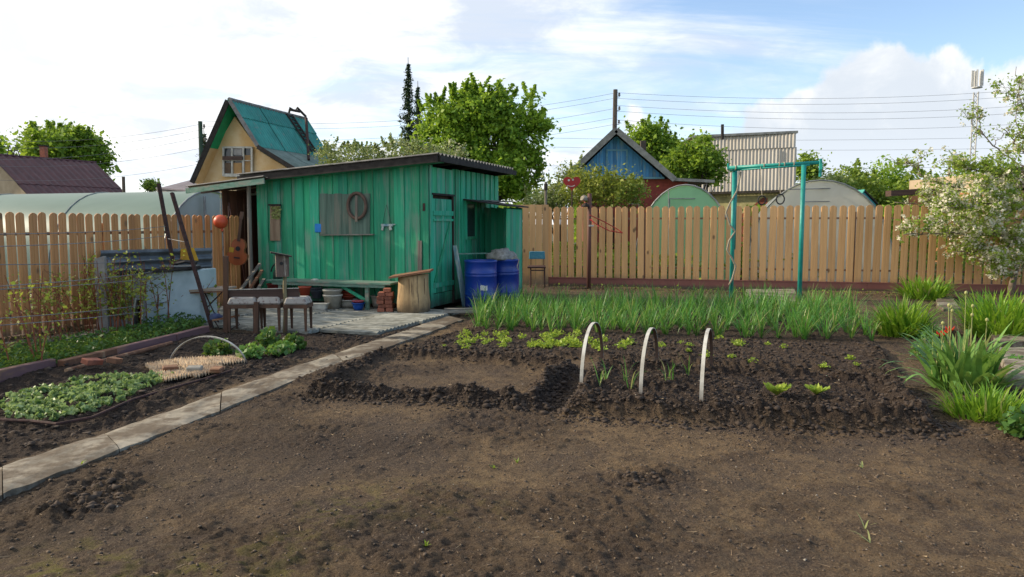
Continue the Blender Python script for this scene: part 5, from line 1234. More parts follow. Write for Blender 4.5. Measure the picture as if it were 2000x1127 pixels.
# ------------------------------------------------------------ right-hand flower bed
def clump(name, px, py, n, Lr, wr, mat, label, spread=.22, lean=(.1, .9), droop=(.4, 1.5), cat='plant', seg=6, group=None):
    c = G(px, py); c.z = hz(c.x, c.y); t = thing(name, c, label, cat, group)
    blades_root(name, c, n, Lr, wr, mat, lean, droop, spread, seg).build('leaves', mat, t); return t, c
clump('daylily_clump', 1762, 656, 420, (.36, .66), (.016, .028), l_lily, 'round light green daylily clump at the right end of the garlic bed', .26, group='daylily clumps')
clump('daylily_clump', 1800, 662, 90, (.18, .30), (.012, .02), l_garlic, 'low darker tuft in front of the round daylily clump', .15, group='daylily clumps')
clump('daylily_clump', 1806, 582, 320, (.38, .6), (.022, .036), l_lily, 'dark green daylily clump against the plinth of the back fence', .38, lean=(.2, 1.0), group='daylily clumps')
clump('daylily_clump', 1955, 655, 520, (.5, .8), (.018, .03), l_lily, 'large grass-like clump at the right edge below the apple tree', .42, group='daylily clumps')
clump('daylily_clump', 2035, 640, 260, (.45, .68), (.018, .03), l_lily, 'grass-like clump cut off by the right edge of the view', .36, group='daylily clumps')
t, c = clump('broad_leaf_clump', 1884, 752, 150, (.45, .78), (.032, .056), l_tulip, 'big clump of broad arching leaves with straw-coloured seed stalks', .24, lean=(.05, .95), droop=(.5, 2.0), seg=8)
m = MB()
for k in range(22): m.blade(c + Vector((rnd.gauss(.05, .13), rnd.gauss(.1, .10), 0)), rnd.uniform(0, 6.28), rnd.uniform(.45, .72), rnd.uniform(.0, .2), rnd.uniform(.0, .4), .010, 4)
m.build('straw_stalks', l_straw, t, kind='stuff')
for k, (dx, hh_) in enumerate(((-.17, .80), (-.13, .74), (-.09, .77), (-.02, .92), (.06, .70), (.12, .78), (.17, .66), (-.2, .62))):
    b0 = c + Vector((dx, .06 * ((k * 7) % 3), 0)); m = MB(); top_ = b0 + Vector((rnd.gauss(0, .015), 0, hh_)); m.tube([b0, top_], .0035, 5); m.lathe(top_, [(.0, 0), (.013, .01), (.016, .024), (.010, .036), (0, .042)], 8); m.build('seed_stalk', l_straw, t)
leafy('grey_green_tuft', G(1812, 700), .20, .30, 420, .05, l_tulip, 'grey-green leafy plant left of the broad-leaved clump under the red tulips')
clump('fresh_grass_clump', 1922, 808, 420, (.16, .34), (.010, .018), l_lily, 'low bright yellow-green clump in front of the broad-leaved one', .26, lean=(.1, .8), droop=(.2, 1.2))
leafy('lobed_leaf_plant', G(1998, 852), .17, .20, 300, .06, l_cover, 'small lobed-leaved plant at the lower right edge of the view')
leafy('low_herb', G(1985, 712), .16, .09, 160, .04, l_garlic, 'low grey-green herb beside the right-hand slabs')
m = None
def tulip(px, py, h, r, label, py0=690):
    c = G(px, py0); c.z = 0; t = thing('red_tulip', c, label, 'tulip', 'red tulips'); top_ = AT(px, py, c.y)
    MB().tube([c, top_], .005, 5).build('stem', l_garlic, t); m = MB()
    for k in range(6):
        a = k * math.pi / 3; m.blade(top_ + Vector((math.cos(a) * .008, math.sin(a) * .008, -.01)), a, r * 2.0, .9, -1.0, r * 1.1, 5)
    m.build('petals', m_tulip, t, smooth=True)
for px, py, r, lab in ((1838, 655, .040, 'leftmost full red tulip in the right-hand bed'), (1846, 650, .030, 'small red tulip between the two larger ones'), (1855, 645, .038, 'rightmost full red tulip in the right-hand bed')): tulip(px, py, .3, r, lab)
for k, (a, b_, c_, d_, lab) in enumerate((((1828, 588), (1832, 600), (1872, 600), (1858, 581), 'small pale slab near the back fence plinth'), ((1828, 602), (1842, 608), (1880, 607), (1870, 602), 'second small slab in front of the one near the plinth'), ((1935, 662), (1945, 676), (2060, 676), (2050, 660), 'long slab behind the right-hand path slabs'), ((1950, 690), (1968, 752), (2080, 760), (2040, 690), 'large concrete path slab at the right edge'), ((1700, 646), (1705, 654), (1850, 652), (1840, 644), 'thin pale kerb strip behind the daylily clump'))):
    P4 = [G(*p) for p in (a, b_, c_, d_)]; o = MB().hexa([Vector((p.x, p.y, -.06)) for p in P4], [Vector((p.x, p.y, .045 + .01 * k)) for p in P4]).build('path_slab', m_conc, bevel=.01); tag(o, lab, 'slab', 'slabs in the right-hand bed')
for k, (px, py) in enumerate(((965, 905), (1010, 892), (832, 1063), (160, 922), (1690, 1025), (1700, 1050), (1685, 908))):
    c = G(px, py); m = MB(); c.z = hz(c.x, c.y) if k != 3 else .05
    for j in range(7 if k not in (4, 5) else 3): m.blade(c, rnd.uniform(0, 6.28), rnd.uniform(.02, .05) * (2.2 if k in (4, 5) else 1), rnd.uniform(.3, 1.1), rnd.uniform(.2, 1.2), .006, 4)
    tag(m.build('weed', l_yel if k < 4 else l_straw), 'tiny weed tuft sprouting %s' % ['left of centre in the trodden soil', 'in the middle of the trodden soil', 'near the bottom edge in the soil', 'from a joint of the concrete path', 'as a pale grass blade at the lower right', 'as a second pale grass blade at the lower right', 'right of centre in the trodden soil'][k], 'weed')
# ------------------------------------------------------------ trees
def tree(name, base, lobes, nclump, per, csize, lsize, lmat, label, cat='tree', group=None, trunk_r=.12, bark=None, fork=.3, limbs=26, aspect=.62, spikes=0, spike_h=.8, bloom=None, seed=1, flat=0., trunkpart=True):
    """lobes: list of (cx,cy,cz,rx,ry,rz) in world metres"""
    rg = np.random.default_rng(seed); base = Vector(base); t = thing(name, base, label, cat, group)
    vol = np.array([l[3] * l[4] * l[5] for l in lobes]); pick = rg.choice(len(lobes), nclump, p=vol / vol.sum()); L = np.array(lobes)[pick]
    d = rg.normal(size=(nclump, 3)); d /= np.linalg.norm(d, axis=1)[:, None]; rr = rg.random(nclump) ** .42 * (1 + .10 * rg.normal(size=nclump)); C_ = L[:, :3] + d * L[:, 3:] * rr[:, None]
    C_ = C_[C_[:, 2] > base.z + .2]
    k = len(C_); n = k * per; ci = np.repeat(np.arange(k), per); sz = csize * rg.uniform(.5, 1.4, k)
    P = C_[ci] + rg.normal(size=(n, 3)) * sz[ci][:, None] * np.array([1, 1, .8])
    if spikes:
        lt = max(lobes, key=lambda l: l[2] + l[5]); sp = []
        for _ in range(spikes):
            l = lobes[rg.integers(len(lobes))]; a = rg.uniform(0, 6.28); r = math.sqrt(rg.random()) * .95; x = l[0] + l[3] * r * math.cos(a); y = l[1] + l[4] * r * math.sin(a); z = l[2] + l[5] * math.sqrt(max(0, 1 - r * r)) - .15
            hh_ = spike_h * rg.uniform(.4, 1.2); ax = rg.normal(0, .12, 2); m_ = int(per * 1.2); f = rg.random(m_) ** .8
            sp.append(np.stack([x + ax[0] * f * hh_ * 3 + rg.normal(0, csize * .36, m_) * (1.1 - f), y + ax[1] * f * hh_ * 3 + rg.normal(0, csize * .36, m_) * (1.1 - f), z + f * hh_], 1))
        P = np.concatenate([P] + sp)
    Vq, Fq = leafmesh(P, lsize, aspect, flat, rg); np_mesh('crown', Vq, Fq, lmat, t)
    if bloom:
        nb, bs = bloom[:2]; bi = rg.integers(0, len(P), nb); Q_ = P[bi]; m_ = []
        Q_ = np.repeat(Q_, 9, 0) + rg.normal(size=(nb * 9, 3)) * bs * 1.1; Vb, Fb = leafmesh(Q_, bs, .85, 0, rg); np_mesh('blossoms', Vb, Fb, l_petal, t, kind='stuff')
    m = MB(); ctr = Vector(np.array(lobes)[:, :3].mean(0)); topz = max(l[2] for l in lobes)
    fz = base.z + (topz - base.z) * fork; fk = Vector((base.x + (ctr.x - base.x) * .3, base.y, fz)); m.tube([base - Vector((0, 0, .2)), base.lerp(fk, .5) + Vector((trunk_r * .2, 0, 0)), fk], [trunk_r * 1.15, trunk_r * .95, trunk_r * .8], 9)
    nl = min(limbs, k)
    for i in rg.choice(k, nl, replace=False):
        e = Vector(C_[i]); md = fk.lerp(e, .45) + Vector((rg.normal(0, .1), rg.normal(0, .1), abs(e.z - fk.z) * .12)); r0 = trunk_r * .42; m.tube([fk, md, e], [r0, r0 * .5, .008], 5)
    m.build('trunk', bark or m_bark, t, smooth=True); return t
def W(px, py, y): return AT(px, py, y)
def lobe(px, py, y, rpx, rpz, ry=None):
    p = AT(px, py, y); return (p.x, p.y, p.z, rpx * y / FPX, ry if ry else rpx * y / FPX, rpz * y / FPX)
gnd = lambda px, y: (AT(px, 437, y).x, y, -.15)
tree('poplar_tree', gnd(952, 27), [lobe(985, 250, 27, 48, 52), lobe(935, 230, 27, 40, 48), lobe(893, 245, 27, 34, 46), lobe(900, 200, 27.3, 24, 24), lobe(850, 235, 27.4, 30, 40), lobe(880, 280, 27.0, 44, 34), lobe(840, 285, 27.2, 26, 26), lobe(1022, 300, 27, 36, 42), lobe(1052, 240, 27, 24, 20), lobe(1035, 205, 27.5, 18, 20), lobe(930, 310, 27, 50, 36), lobe(980, 195, 27, 34, 24), lobe(925, 190, 27.5, 22, 18), lobe(990, 330, 26.6, 46, 40), lobe(1010, 375, 27, 40, 26), lobe(1045, 330, 27, 20, 24)],
     430, 70, .17, .135, l_big, 'large full green tree with upright shoots behind the shed', trunk_r=.2, limbs=46, spikes=90, spike_h=.55, seed=2)
# spruces
def spruce(px, ytop, ybot, y, wpx, label, n=34, seed=3, gap=0):
    rg = np.random.default_rng(seed); top = AT(px, ytop, y); bz = ZH(y, ybot); base = Vector((top.x, y, -.1)); t = thing('spruce_tree', base, label, 'tree', 'spruces')
    MB().tube([base, Vector((top.x, y, top.z))], [.14, .012], 7).build('trunk', m_bark, t); P = []; R_ = wpx * y / FPX; Ht = top.z - bz
    for k in range(n):
        f = k / n; z = top.z - .35 - (Ht + 1.5 - .35) * f ** 1.0; r = R_ * min(1.15, f ** .75 * 1.15) + .05
        for j in range(9):
            a = rg.uniform(0, 6.28); L_ = r * rg.uniform(.45, 1.25)
            q = rg.random(int(8 + 20 * f)); P.append(np.stack([top.x + L_ * q * math.cos(a) + rg.normal(0, .03, len(q)), y + L_ * q * math.sin(a) + rg.normal(0, .03, len(q)), z - .28 * L_ * q + .18 * L_ * q * q + rg.normal(0, .035, len(q))], 1))
    P = np.concatenate(P); Vq, Fq = leafmesh(P, .13, .35, 0, rg); np_mesh('crown', Vq, Fq, l_spruce, t)
spruce(797, 112, 278, 33, 22, 'taller slim dark spruce behind the shed'); spruce(816, 158, 250, 36, 13, 'smaller spruce spire right beside the taller one', seed=8, n=26)
for (px, y0_, y1_, k) in ((398, 248, 360, 0), (575, 215, 300, 1)):
    if k == 0: spruce(px, 205 + 45, 355, 33, 26, 'dark spruce half hidden behind the ochre gable house', seed=12, n=26)
tree('willow_bush', gnd(780, 23), [lobe(700, 306, 23, 62, 20, 1.0), lobe(780, 300, 23, 62, 22, 1.0), lobe(855, 306, 23, 60, 20, 1.0), lobe(645, 312, 23, 22, 26, 1.0), lobe(760, 360, 23, 130, 50, 1.1)], 300, 60, .16, .075, l_pale, 'pale blossoming bushes showing over the shed roof', cat='bush', trunk_r=.08, limbs=40, spikes=70, spike_h=.4, seed=4, bloom=(700, .03))
tree('maple_tree', gnd(125, 42), [lobe(120, 290, 42, 62, 40), lobe(75, 285, 42, 36, 26), lobe(165, 300, 42, 36, 34), lobe(185, 330, 42, 24, 28)], 200, 60, .32, .22, l_big, 'broad green tree behind the maroon-roofed house', trunk_r=.25, spikes=26, spike_h=.7, seed=5)
tree('distant_tree', gnd(-10, 45), [lobe(-18, 300, 45, 22, 34)], 50, 50, .3, .2, l_big, 'tree cut off at the far left edge behind the maroon roof', trunk_r=.2, seed=6)
tree('distant_tree', gnd(296, 40), [lobe(296, 362, 40, 12, 9)], 30, 40, .15, .14, l_yel, 'small tree top peeping left of the grey roof', trunk_r=.1, seed=7)
tree('lime_tree', gnd(1270, 33), [lobe(1268, 278, 33, 40, 38), lobe(1300, 310, 33, 36, 40), lobe(1250, 310, 33, 26, 40)], 150, 56, .2, .15, l_big, 'green tree just right of the blue gable roof', trunk_r=.16, spikes=24, spike_h=.6, seed=9)
tree('lime_tree', gnd(1362, 31), [lobe(1362, 315, 31, 44, 40), lobe(1325, 335, 31, 32, 30), lobe(1392, 335, 31, 22, 24)], 150, 56, .2, .15, l_big, 'darker rounded tree before the grey profiled-sheet building', trunk_r=.14, spikes=14, spike_h=.4, seed=10)
tree('shrub', gnd(1195, 22), [lobe(1190, 370, 22, 62, 32), lobe(1130, 365, 22, 40, 36), lobe(1240, 378, 22, 30, 26)], 150, 46, .15, .075, l_rasp, 'loose olive-green shrub in front of the blue gable house', cat='bush', trunk_r=.05, limbs=30, spikes=14, spike_h=.4, seed=13)
tree('shrub', gnd(1100, 23), [lobe(1085, 385, 23, 38, 24), lobe(1060, 398, 23, 40, 16), lobe(1112, 345, 23, 26, 26)], 110, 46, .14, .08, l_pale, 'pale flowering shrub between the big tree and the heart ornament', cat='bush', trunk_r=.05, spikes=10, spike_h=.5, seed=14, bloom=(120, .03))
for k, (px, py, rp, y, mat, lab) in enumerate(((1578, 330, 14, 44, l_yel, 'small narrow tree between the profiled building and the grey greenhouse'), (1625, 370, 30, 40, l_pale, 'pale bush right behind the grey greenhouse'), (1665, 358, 34, 42, l_yel, 'yellow-green tree left of the thin pole'),
     (1735, 355, 40, 42, l_big, 'taller green tree behind the teal roof'), (1790, 378, 40, 40, l_yel, 'rounded green tree behind the right part of the fence'), (1860, 370, 40, 46, l_big, 'green tree behind the apple blossoms'), (1700, 385, 40, 38, l_yel, 'low bush behind the teal roof'))):
    tree('background_tree', gnd(px, y), [lobe(px, py, y, rp, rp * (1.0 if k else 1.8)), lobe(px + rp * .4, py + rp * .9, y, rp, rp)], 90, 46, .28, .17, mat, lab, trunk_r=.12, spikes=8, spike_h=.6, seed=20 + k, group='trees beyond the back fence')
# hedge mass seen over and between the fence pickets
def hedge(x0, x1, y, z1, n, mat, size=.1, th=.8):
    P = np.stack([nrg.uniform(x0, x1, n), y + nrg.normal(0, th * .4, n), z1 * nrg.random(n) ** .8], 1); Vq, Fq = leafmesh(P, size, .65); return np_mesh('undergrowth', Vq, Fq, mat, kind='stuff')
hedge(1, 15, 20.8, .75, 9000, l_yel); hedge(0.5, 8, 22, 1.0, 6000, l_big); hedge(9.5, 30, 30, 2.3, 9000, l_big, .2, 2.0); hedge(-3.5, .6, 25, 2.2, 5000, l_big, .16, 1.5)
hedge(5, 60, 60, 3.4, 16000, l_big, .5, 5.0); hedge(-60, -8, 60, 2.6, 12000, l_big, .5, 5.0); hedge(-14, -5.5, 14, .5, 2500, l_yel, .08, 3)

# ------------------------------------------------------------ blossoming apple tree at the right
ya = 14.6
base = G(1972, 574); ya = base.y
ap = thing('apple_tree', base, 'white-blossoming apple tree spreading over the right end of the fence', 'tree')
tk = [base - Vector((0, 0, .1)), AT(1984, 520, ya), AT(1993, 480, ya), AT(2004, 430, ya), AT(2015, 380, ya), AT(2020, 320, ya), AT(2015, 250, ya), AT(1998, 190, ya)]
m = MB(); m.tube(tk, [.075, .065, .06, .055, .05, .035, .02, .01], 9)
rg = np.random.default_rng(33); tips = []
def branch(pts_, r0, sub=7, depth=0):
    pts_ = [Vector(p) for p in pts_]; sm_ = []
    for i in range(len(pts_) - 1):
        for k in range(4): sm_.append(pts_[i].lerp(pts_[i + 1], k / 4) + Vector((rg.normal(0, .02), rg.normal(0, .03), rg.normal(0, .02))))
    sm_.append(pts_[-1]); n = len(sm_); m.tube(sm_, [r0 * (1 - .8 * i / n) + .002 for i in range(n)], 5)
    for i in range(2, n):
        tips.append((sm_[i], .10))
    if depth < 2:
        for _ in range(sub):
            i = rg.integers(max(1, n // 4), n - 1); L_ = rg.uniform(.25, .75) * (1 if depth == 0 else .5); a = rg.uniform(0, 6.28); e = sm_[i] + Vector((math.cos(a) * L_ * .8 - .08, math.sin(a) * L_ * .7, L_ * rg.uniform(-.25, .9)))
            branch([sm_[i], sm_[i].lerp(e, .5) + Vector((0, 0, .05)), e], r0 * .4, 3, depth + 1)
def B(*pp): return [AT(x, y, ya + d) for x, y, d in pp]
branch(B((1993, 480, 0), (1960, 462, -.2), (1900, 455, -.5), (1840, 456, -.7), (1765, 458, -.9)), .028, 9)
branch(B((2004, 430, 0), (1940, 425, .3), (1870, 415, .5), (1800, 402, .6), (1745, 395, .7)), .028, 10)
branch(B((2010, 400, 0), (1950, 395, -.4), (1900, 400, -.9), (1850, 405, -1.2)), .026, 9)
branch(B((2015, 380, 0), (1960, 370, .5), (1890, 372, 1.0), (1810, 352, 1.2), (1768, 305, 1.3)), .026, 9)
branch(B((2018, 350, 0), (1960, 340, -.2), (1900, 330, -.3), (1845, 342, -.3)), .022, 8)
branch(B((2018, 340, 0), (1960, 300, .3), (1915, 265, .4), (1908, 215, .4)), .020, 6)
branch(B((2020, 320, 0), (1985, 280, -.3), (1955, 250, -.4)), .018, 6)
branch(B((2004, 440, 0), (1970, 470, .2), (1925, 480, .3), (1880, 500, .2)), .018, 9)
branch(B((2010, 400, 0), (1975, 410, -.6), (1945, 440, -.9), (1900, 470, -.8)), .018, 9)
branch(B((2015, 370, 0), (1980, 340, -.6), (1940, 350, -.9), (1905, 370, -.9)), .018, 9)
branch(B((1990, 500, 0), (2000, 520, -.6), (1975, 545, -.8)), .014, 6)
branch(B((1985, 520, 0), (1960, 505, -.3), (1920, 495, -.5), (1860, 492, -.6)), .018, 6)
branch(B((2004, 430, 0), (1985, 460, -.6), (1960, 500, -.9), (1935, 530, -1)), .016, 6)
for q in ((2010, 420), (2015, 300), (2018, 360), (2005, 470)):
    branch(B((q[0], q[1], 0), (q[0] + 40, q[1] - 30, -.4), (q[0] + 110, q[1] - 50, .2), (q[0] + 170, q[1] - 40, .3)), .03, 9)
branch(B((2015, 250, 0), (1995, 200, 0), (1985, 130, 0)), .012, 4); branch(B((2010, 300, 0), (1985, 240, .2), (1990, 170, .2)), .012, 4)
m.build('trunk', m_apple_bark, ap, smooth=True)
TP = np.array([list(p) for p, _ in tips]); n = len(TP); wl_ = np.where(TP[:, 2] > 2.9, .35, 1.0); idx = rg.choice(n, 18000, p=wl_ / wl_.sum()); P = TP[idx] + rg.normal(size=(len(idx), 3)) * .06
Vq, Fq = leafmesh(P, .068, .55, 0, rg); np_mesh('crown', Vq, Fq, l_apple, ap)
zc = TP[:, 2]; wgt = np.where(zc > 2.6, .12, 1.0) * np.where(TP[:, 0] < 8.5, 1.3, 1.0); idx = rg.choice(n, 1700, p=wgt / wgt.sum()); Q_ = TP[idx] + rg.normal(size=(len(idx), 3)) * .07
Q_ = np.repeat(Q_, 11, 0) + rg.normal(size=(len(Q_) * 11, 3)) * .028; Vb, Fb = leafmesh(Q_, .044, .9, 0, rg); np_mesh('blossoms', Vb, Fb, l_petal, ap, kind='stuff')

# ------------------------------------------------------------ far left: maroon house, film tunnel, ochre gable house
h1 = thing('maroon_roof_house', AT(60, 437, 31), 'low beige house with a long maroon roof at the far left', 'house')
def off(p, v): return p + v
y1 = 30.0; Ap = AT(-6, 304, y1); nF = -VV
e1 = PL(62, 374, Ap, VV); sl = (e1 - Ap); Rdir = Vector((.36, .933, 0)); er = Ap + sl * 1.6; el = Vector((2 * Ap.x - er.x, 2 * Ap.y - er.y, er.z))
L_ = 0
d = pdir(188, 319); # ridge end: intersection of ray with ridge height
t_ = (Ap.z - EYE) / d.z; Re = Vector((d.x * t_, d.y * t_, Ap.z)); ridge = Re - Ap
nrm = sl.cross(ridge).normalized(); nrm = nrm if nrm.z > 0 else -nrm
for k in range(2):
    a = Ap + sl * .8 * k; MB().corr(a - ridge.normalized() * .3 + nrm * .02 * (1 - k), ridge * 1.05, sl * .81, wl=.28, amp=.018, thick=.02).build('roof_sheet', m_brownroof, h1)
MB().hexa([Ap, el, el + ridge, Ap + ridge], [Ap + Vector((0, 0, .05)), el + Vector((0, 0, .05)), el + ridge + Vector((0, 0, .05)), Ap + ridge + Vector((0, 0, .05))]).build('roof_back', m_brownroof, h1)
i_ = VV * .2
MB().prism([Ap + i_ + Vector((0, 0, -.05)), er + i_ - UU * -.1, Vector((er.x, er.y, -.2)) + i_, Vector((el.x, el.y, -.2)) + i_, el + i_], ridge * .94).build('wall', m_beige, h1)
MB().tube([Ap + Vector((0, 0, .04)), Re + Vector((0, 0, .04))], .05, 6).build('ridge_cap', m_brownroof, h1)
cb_ = AT(86, 305, 32); MB().box(cb_ + Vector((0, 0, .05)), (.22, .22, .7)).build('chimney', m_brick, h1); MB().box(cb_ + Vector((0, 0, .43)), (.30, .30, .06)).build('chimney_cap', m_soffit, h1)
for k, px in enumerate((20, 32)):
    q = AT(px, 304, 30.6); t = thing('roof_trestle', q, ['left small A-shaped trestle on the maroon roof ridge', 'right small A-shaped trestle on the maroon roof ridge'][k], 'trestle', 'trestles on the maroon roof'); m = MB()
    m.tube([q + Vector((-.13, 0, 0)), q + Vector((0, 0, .42)), q + Vector((.13, 0, 0))], .02, 5); m.tube([q + Vector((-.07, 0, .2)), q + Vector((.07, 0, .2))], .02, 5); m.build('frame', m_soffit, t)
# long greenhouse tunnel
def tunnel(name, c0, c1, R_, Hh, mat, label, ribs=0, endmat=None, cat='greenhouse', door=True, n=20, endside=1, fine=8):
    c0, c1 = Vector(c0), Vector(c1); ax = (c1 - c0).normalized(); sd_ = Vector((ax.y, -ax.x, 0)); t = thing(name, c0.lerp(c1, .5), label, cat)
    def ring(c, k=1.0): return [c + sd_ * (R_ * k * math.cos(math.pi * i / n)) + Vector((0, 0, Hh * k * math.sin(math.pi * i / n) ** .85)) for i in range(n + 1)]
    vs = []; m = MB()
    for j in range(fine + 1): vs += ring(c0.lerp(c1, j / fine))
    K_ = n + 1; m.add(vs, [(j * K_ + i, j * K_ + i + 1, (j + 1) * K_ + i + 1, (j + 1) * K_ + i) for j in range(fine) for i in range(n)]); m.build('cover', mat, t, smooth=True)
    for c in (c0, c1):
        r = ring(c, .985); m = MB(); m.add(r + [c], [(i, i + 1, n + 1) for i in range(n)]); m.build('end_wall', endmat or mat, t)
        MB().tube(ring(c + (c - c0.lerp(c1, .5)).normalized() * .03), .022, 6).build('end_arch', m_galv, t)
    for j in range(1, ribs + 1): MB().tube(ring(c0.lerp(c1, j / (ribs + 1)), 1.004), .014, 5).build('rib', m_galv, t)
    return t
tn = tunnel('film_tunnel', (-16.5, 20.9, 0), (-7.3, 18.0, 0), 1.75, 2.34, m_film, 'long low tunnel greenhouse of pale green film beyond the left fence', ribs=2, endmat=m_film_w)
ec = Vector((-7.2, 17.97, 0)); MB().tube([ec + Vector((-.1, -.3, 0)), ec + Vector((-.1, -.3, 2.2))], .03, 6).build('end_post', m_galv, tn); MB().tube([ec + Vector((0.05, .2, .8)), ec + Vector((.25, .9, 2.0))], .015, 5).build('end_brace', m_galv, tn)
o = None
r0 = thing('grey_roof_shed', AT(340, 437, 26), 'low grey-violet roofed outbuilding between tunnel and ochre house', 'outbuilding')
q = [AT(298, 353, 26), AT(398, 360, 24.5), AT(400, 374, 24.5), AT(304, 366, 26)]; MB().hexa([p + Vector((0, 0, -.05)) for p in (q[3], q[2], q[2] + Vector((.4, 3, .6)), q[3] + Vector((.4, 3, .6)))], [q[3], q[2], q[1] + Vector((.4, 3, 0)), q[0] + Vector((.4, 3, 0))]).build('roof', M('grey_violet_roof', (.16, .14, .17), None, 2, .7, .1), r0)
MB().hexa([Vector((p.x, p.y, -.2)) for p in (q[3], q[2], q[2] + Vector((.4, 3, 0)), q[3] + Vector((.4, 3, 0)))], [p + Vector((0, .05, -.06)) for p in (q[3], q[2], q[2] + Vector((.4, 2.9, .2)), q[3] + Vector((.4, 2.9, .2)))]).build('wall', m_fascia, r0)
# ochre gable house
h2 = thing('gable_house', AT(460, 437, 25), 'ochre plywood gable house with a steep teal slate roof behind the shed', 'house')
y2 = 24.0; A0 = AT(448, 198, y2); gn = Vector((.26, .966, 0)); 
def g2(px, py, d=0): return PL(px, py, A0 + gn * d, gn)
rd = (lambda d_: Vector((d_.x * (A0.z - EYE) / d_.z, d_.y * (A0.z - EYE) / d_.z, A0.z)))(pdir(599, 236)) - A0
Lb = g2(378, 358); Rk = g2(504, 287); Re2 = g2(600, 345)
def roofpiece(a, b_, mat, nme, wl=.15, n=3, lift=0.0, amp=.022):
    for k in range(n):
        f0, f1 = k / n, (k + 1) / n; s0 = rd * f0; m = MB(); nn_ = (b_ - a).cross(rd).normalized(); nn_ = nn_ if nn_.z > 0 else -nn_
        m.corr(a + s0 + nn_ * (lift + .012 * (k % 2)), rd * (f1 - f0) * 1.02, (b_ - a), wl=wl, amp=amp, thick=.02); m.build(nme, mat, h2)
md_ = A0.lerp(Rk, .34)
roofpiece(A0, md_ + (md_ - A0) * .06, m_teal_roof, 'roof_sheet', lift=.03); roofpiece(md_, Rk, m_teal_roof, 'roof_sheet'); roofpiece(Rk, Re2, m_teal_pale, 'lower_roof_sheet', lift=-.02)
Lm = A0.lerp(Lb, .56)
for (p_, q_, mt_, nm_) in ((A0, Lm, m_eave, 'left_roof_upper'), (Lm, Lb, m_osb, 'left_roof_lower')):  # lower half of the underside coloured ochre for the orange light on it
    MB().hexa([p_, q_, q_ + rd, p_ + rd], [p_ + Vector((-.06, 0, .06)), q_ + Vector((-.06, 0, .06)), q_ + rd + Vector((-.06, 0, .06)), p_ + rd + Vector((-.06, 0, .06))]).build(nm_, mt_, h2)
MB().beam(A0 + Vector((-.04, -.03, .02)), Lb + Vector((-.04, -.03, .02)), .05, .16, up=(1, 0, 0)).build('verge_board', m_soffit, h2)
MB().beam(A0 + Vector((.02, -.03, .02)), Rk + Vector((0, -.03, .02)), .04, .12, up=(1, 0, 0)).build('verge_board', m_fascia, h2)
MB().beam(Rk + Vector((0, -.04, 0)), Re2 + Vector((0, -.04, 0)), .05, .13).build('verge_board', m_soffit, h2)
gi = gn * .42
wp = [g2(458, 228, .45), g2(508, 296, .45), g2(600, 352, .45), g2(600, 440, .45), g2(372, 440, .45), g2(385, 352, .45)]
MB().prism(wp, rd * .9).build('wall', m_osb, h2)
for k in range(9):
    f = k / 9; a = A0 + rd * f; MB().tube([a + Vector((0, 0, .06)), a + rd * .105 + Vector((0, 0, .055))], .075, 7).build('ridge_tile', m_slate, h2)
# triple window
wi = thing('attic_window', g2(463, 315, .40), None, None); setp(wi, h2)
def wrect(x0, y0, x1, y1, d, th, mat, nme, dy0=0): 
    a, b_, c_, e_ = g2(x0, y1, d), g2(x1, y1, d), g2(x1, y0, d), g2(x0, y0, d); return MB().hexa([a, b_, c_, e_], [p + gn * th for p in (a, b_, c_, e_)]).build(nme, mat, wi)
wrect(436, 290, 492, 340, .40, .04, m_glass, 'pane')
for x in (434, 451, 473, 489.5): wrect(x, 286.5, x + 3.4, 344, .34, .05, m_whiteframe, 'mullion')
for (ya_2, yb_2) in ((286, 289.5), (313, 314.5), (339, 345)): wrect(437.5, ya_2, 489.4, yb_2, .35, .04, m_whiteframe, 'transom')
ply = M('plywood_infill', (.45, .26, .10), (.32, .18, .07), 3, .8, .1)
wrect(439, 318, 450, 338, .38, .015, M('brown_infill', (.16, .10, .06), None, 4, .8, .1), 'infill'); wrect(455.5, 318, 472, 339, .38, .015, ply, 'infill'); wrect(477.5, 303, 489, 338, .38, .015, ply, 'infill'); wrect(456, 291, 472, 303, .38, .015, m_plaster, 'infill')
wrect(434, 305, 473, 312.5, .29, .03, m_brownx, 'nailed_board')
# roof ladder and pole
ld = thing('roof_ladder', g2(450, 250) + rd * .7, 'dark wooden ladder lying on the teal roof slope', 'ladder')
def onroof(f, s_, lift=.10):
    p = A0 + (Rk - A0) * s_ + rd * f; nn_ = (Rk - A0).cross(rd).normalized(); nn_ = nn_ if nn_.z > 0 else -nn_; return p + nn_ * lift
a1, a2, b1, b2 = onroof(.68, .0), onroof(.70, .93), onroof(.755, .0), onroof(.775, .93)
for (a, b_) in ((a1, a2), (b1, b2)): MB().beam(a, b_, .06, .05).build('rail', m_soffit, ld)
for k in range(11): f = (k + .5) / 11; MB().beam(a1.lerp(a2, f), b1.lerp(b2, f), .05, .04).build('rung', m_soffit, ld)
m = MB(); q = onroof(.80, -.02, .1); m.tube([q + Vector((-.22, 0, .02)), q + Vector((-.16, 0, .26)), q + Vector((.02, 0, .14)), q + Vector((.1, 0, .26)), q + Vector((.3, .4, .0))], .045, 6); m.tube([q + Vector((-.2, 0, .2)), q + Vector((.2, 0, .12))], .05, 6)
tag(m.build('bent_pipe', m_soffit), 'dark bent pipe bracket sitting on the teal roof ridge', 'pipe')
a = AT(598, 236, 27.0); b_ = AT(603, 312, 25.6); tag(MB().tube([a + Vector((0, 0, .1)), b_], .05, 6).build('roof_pipe', m_rust), 'thin rusty pipe standing against the right end of the teal roof', 'pipe')

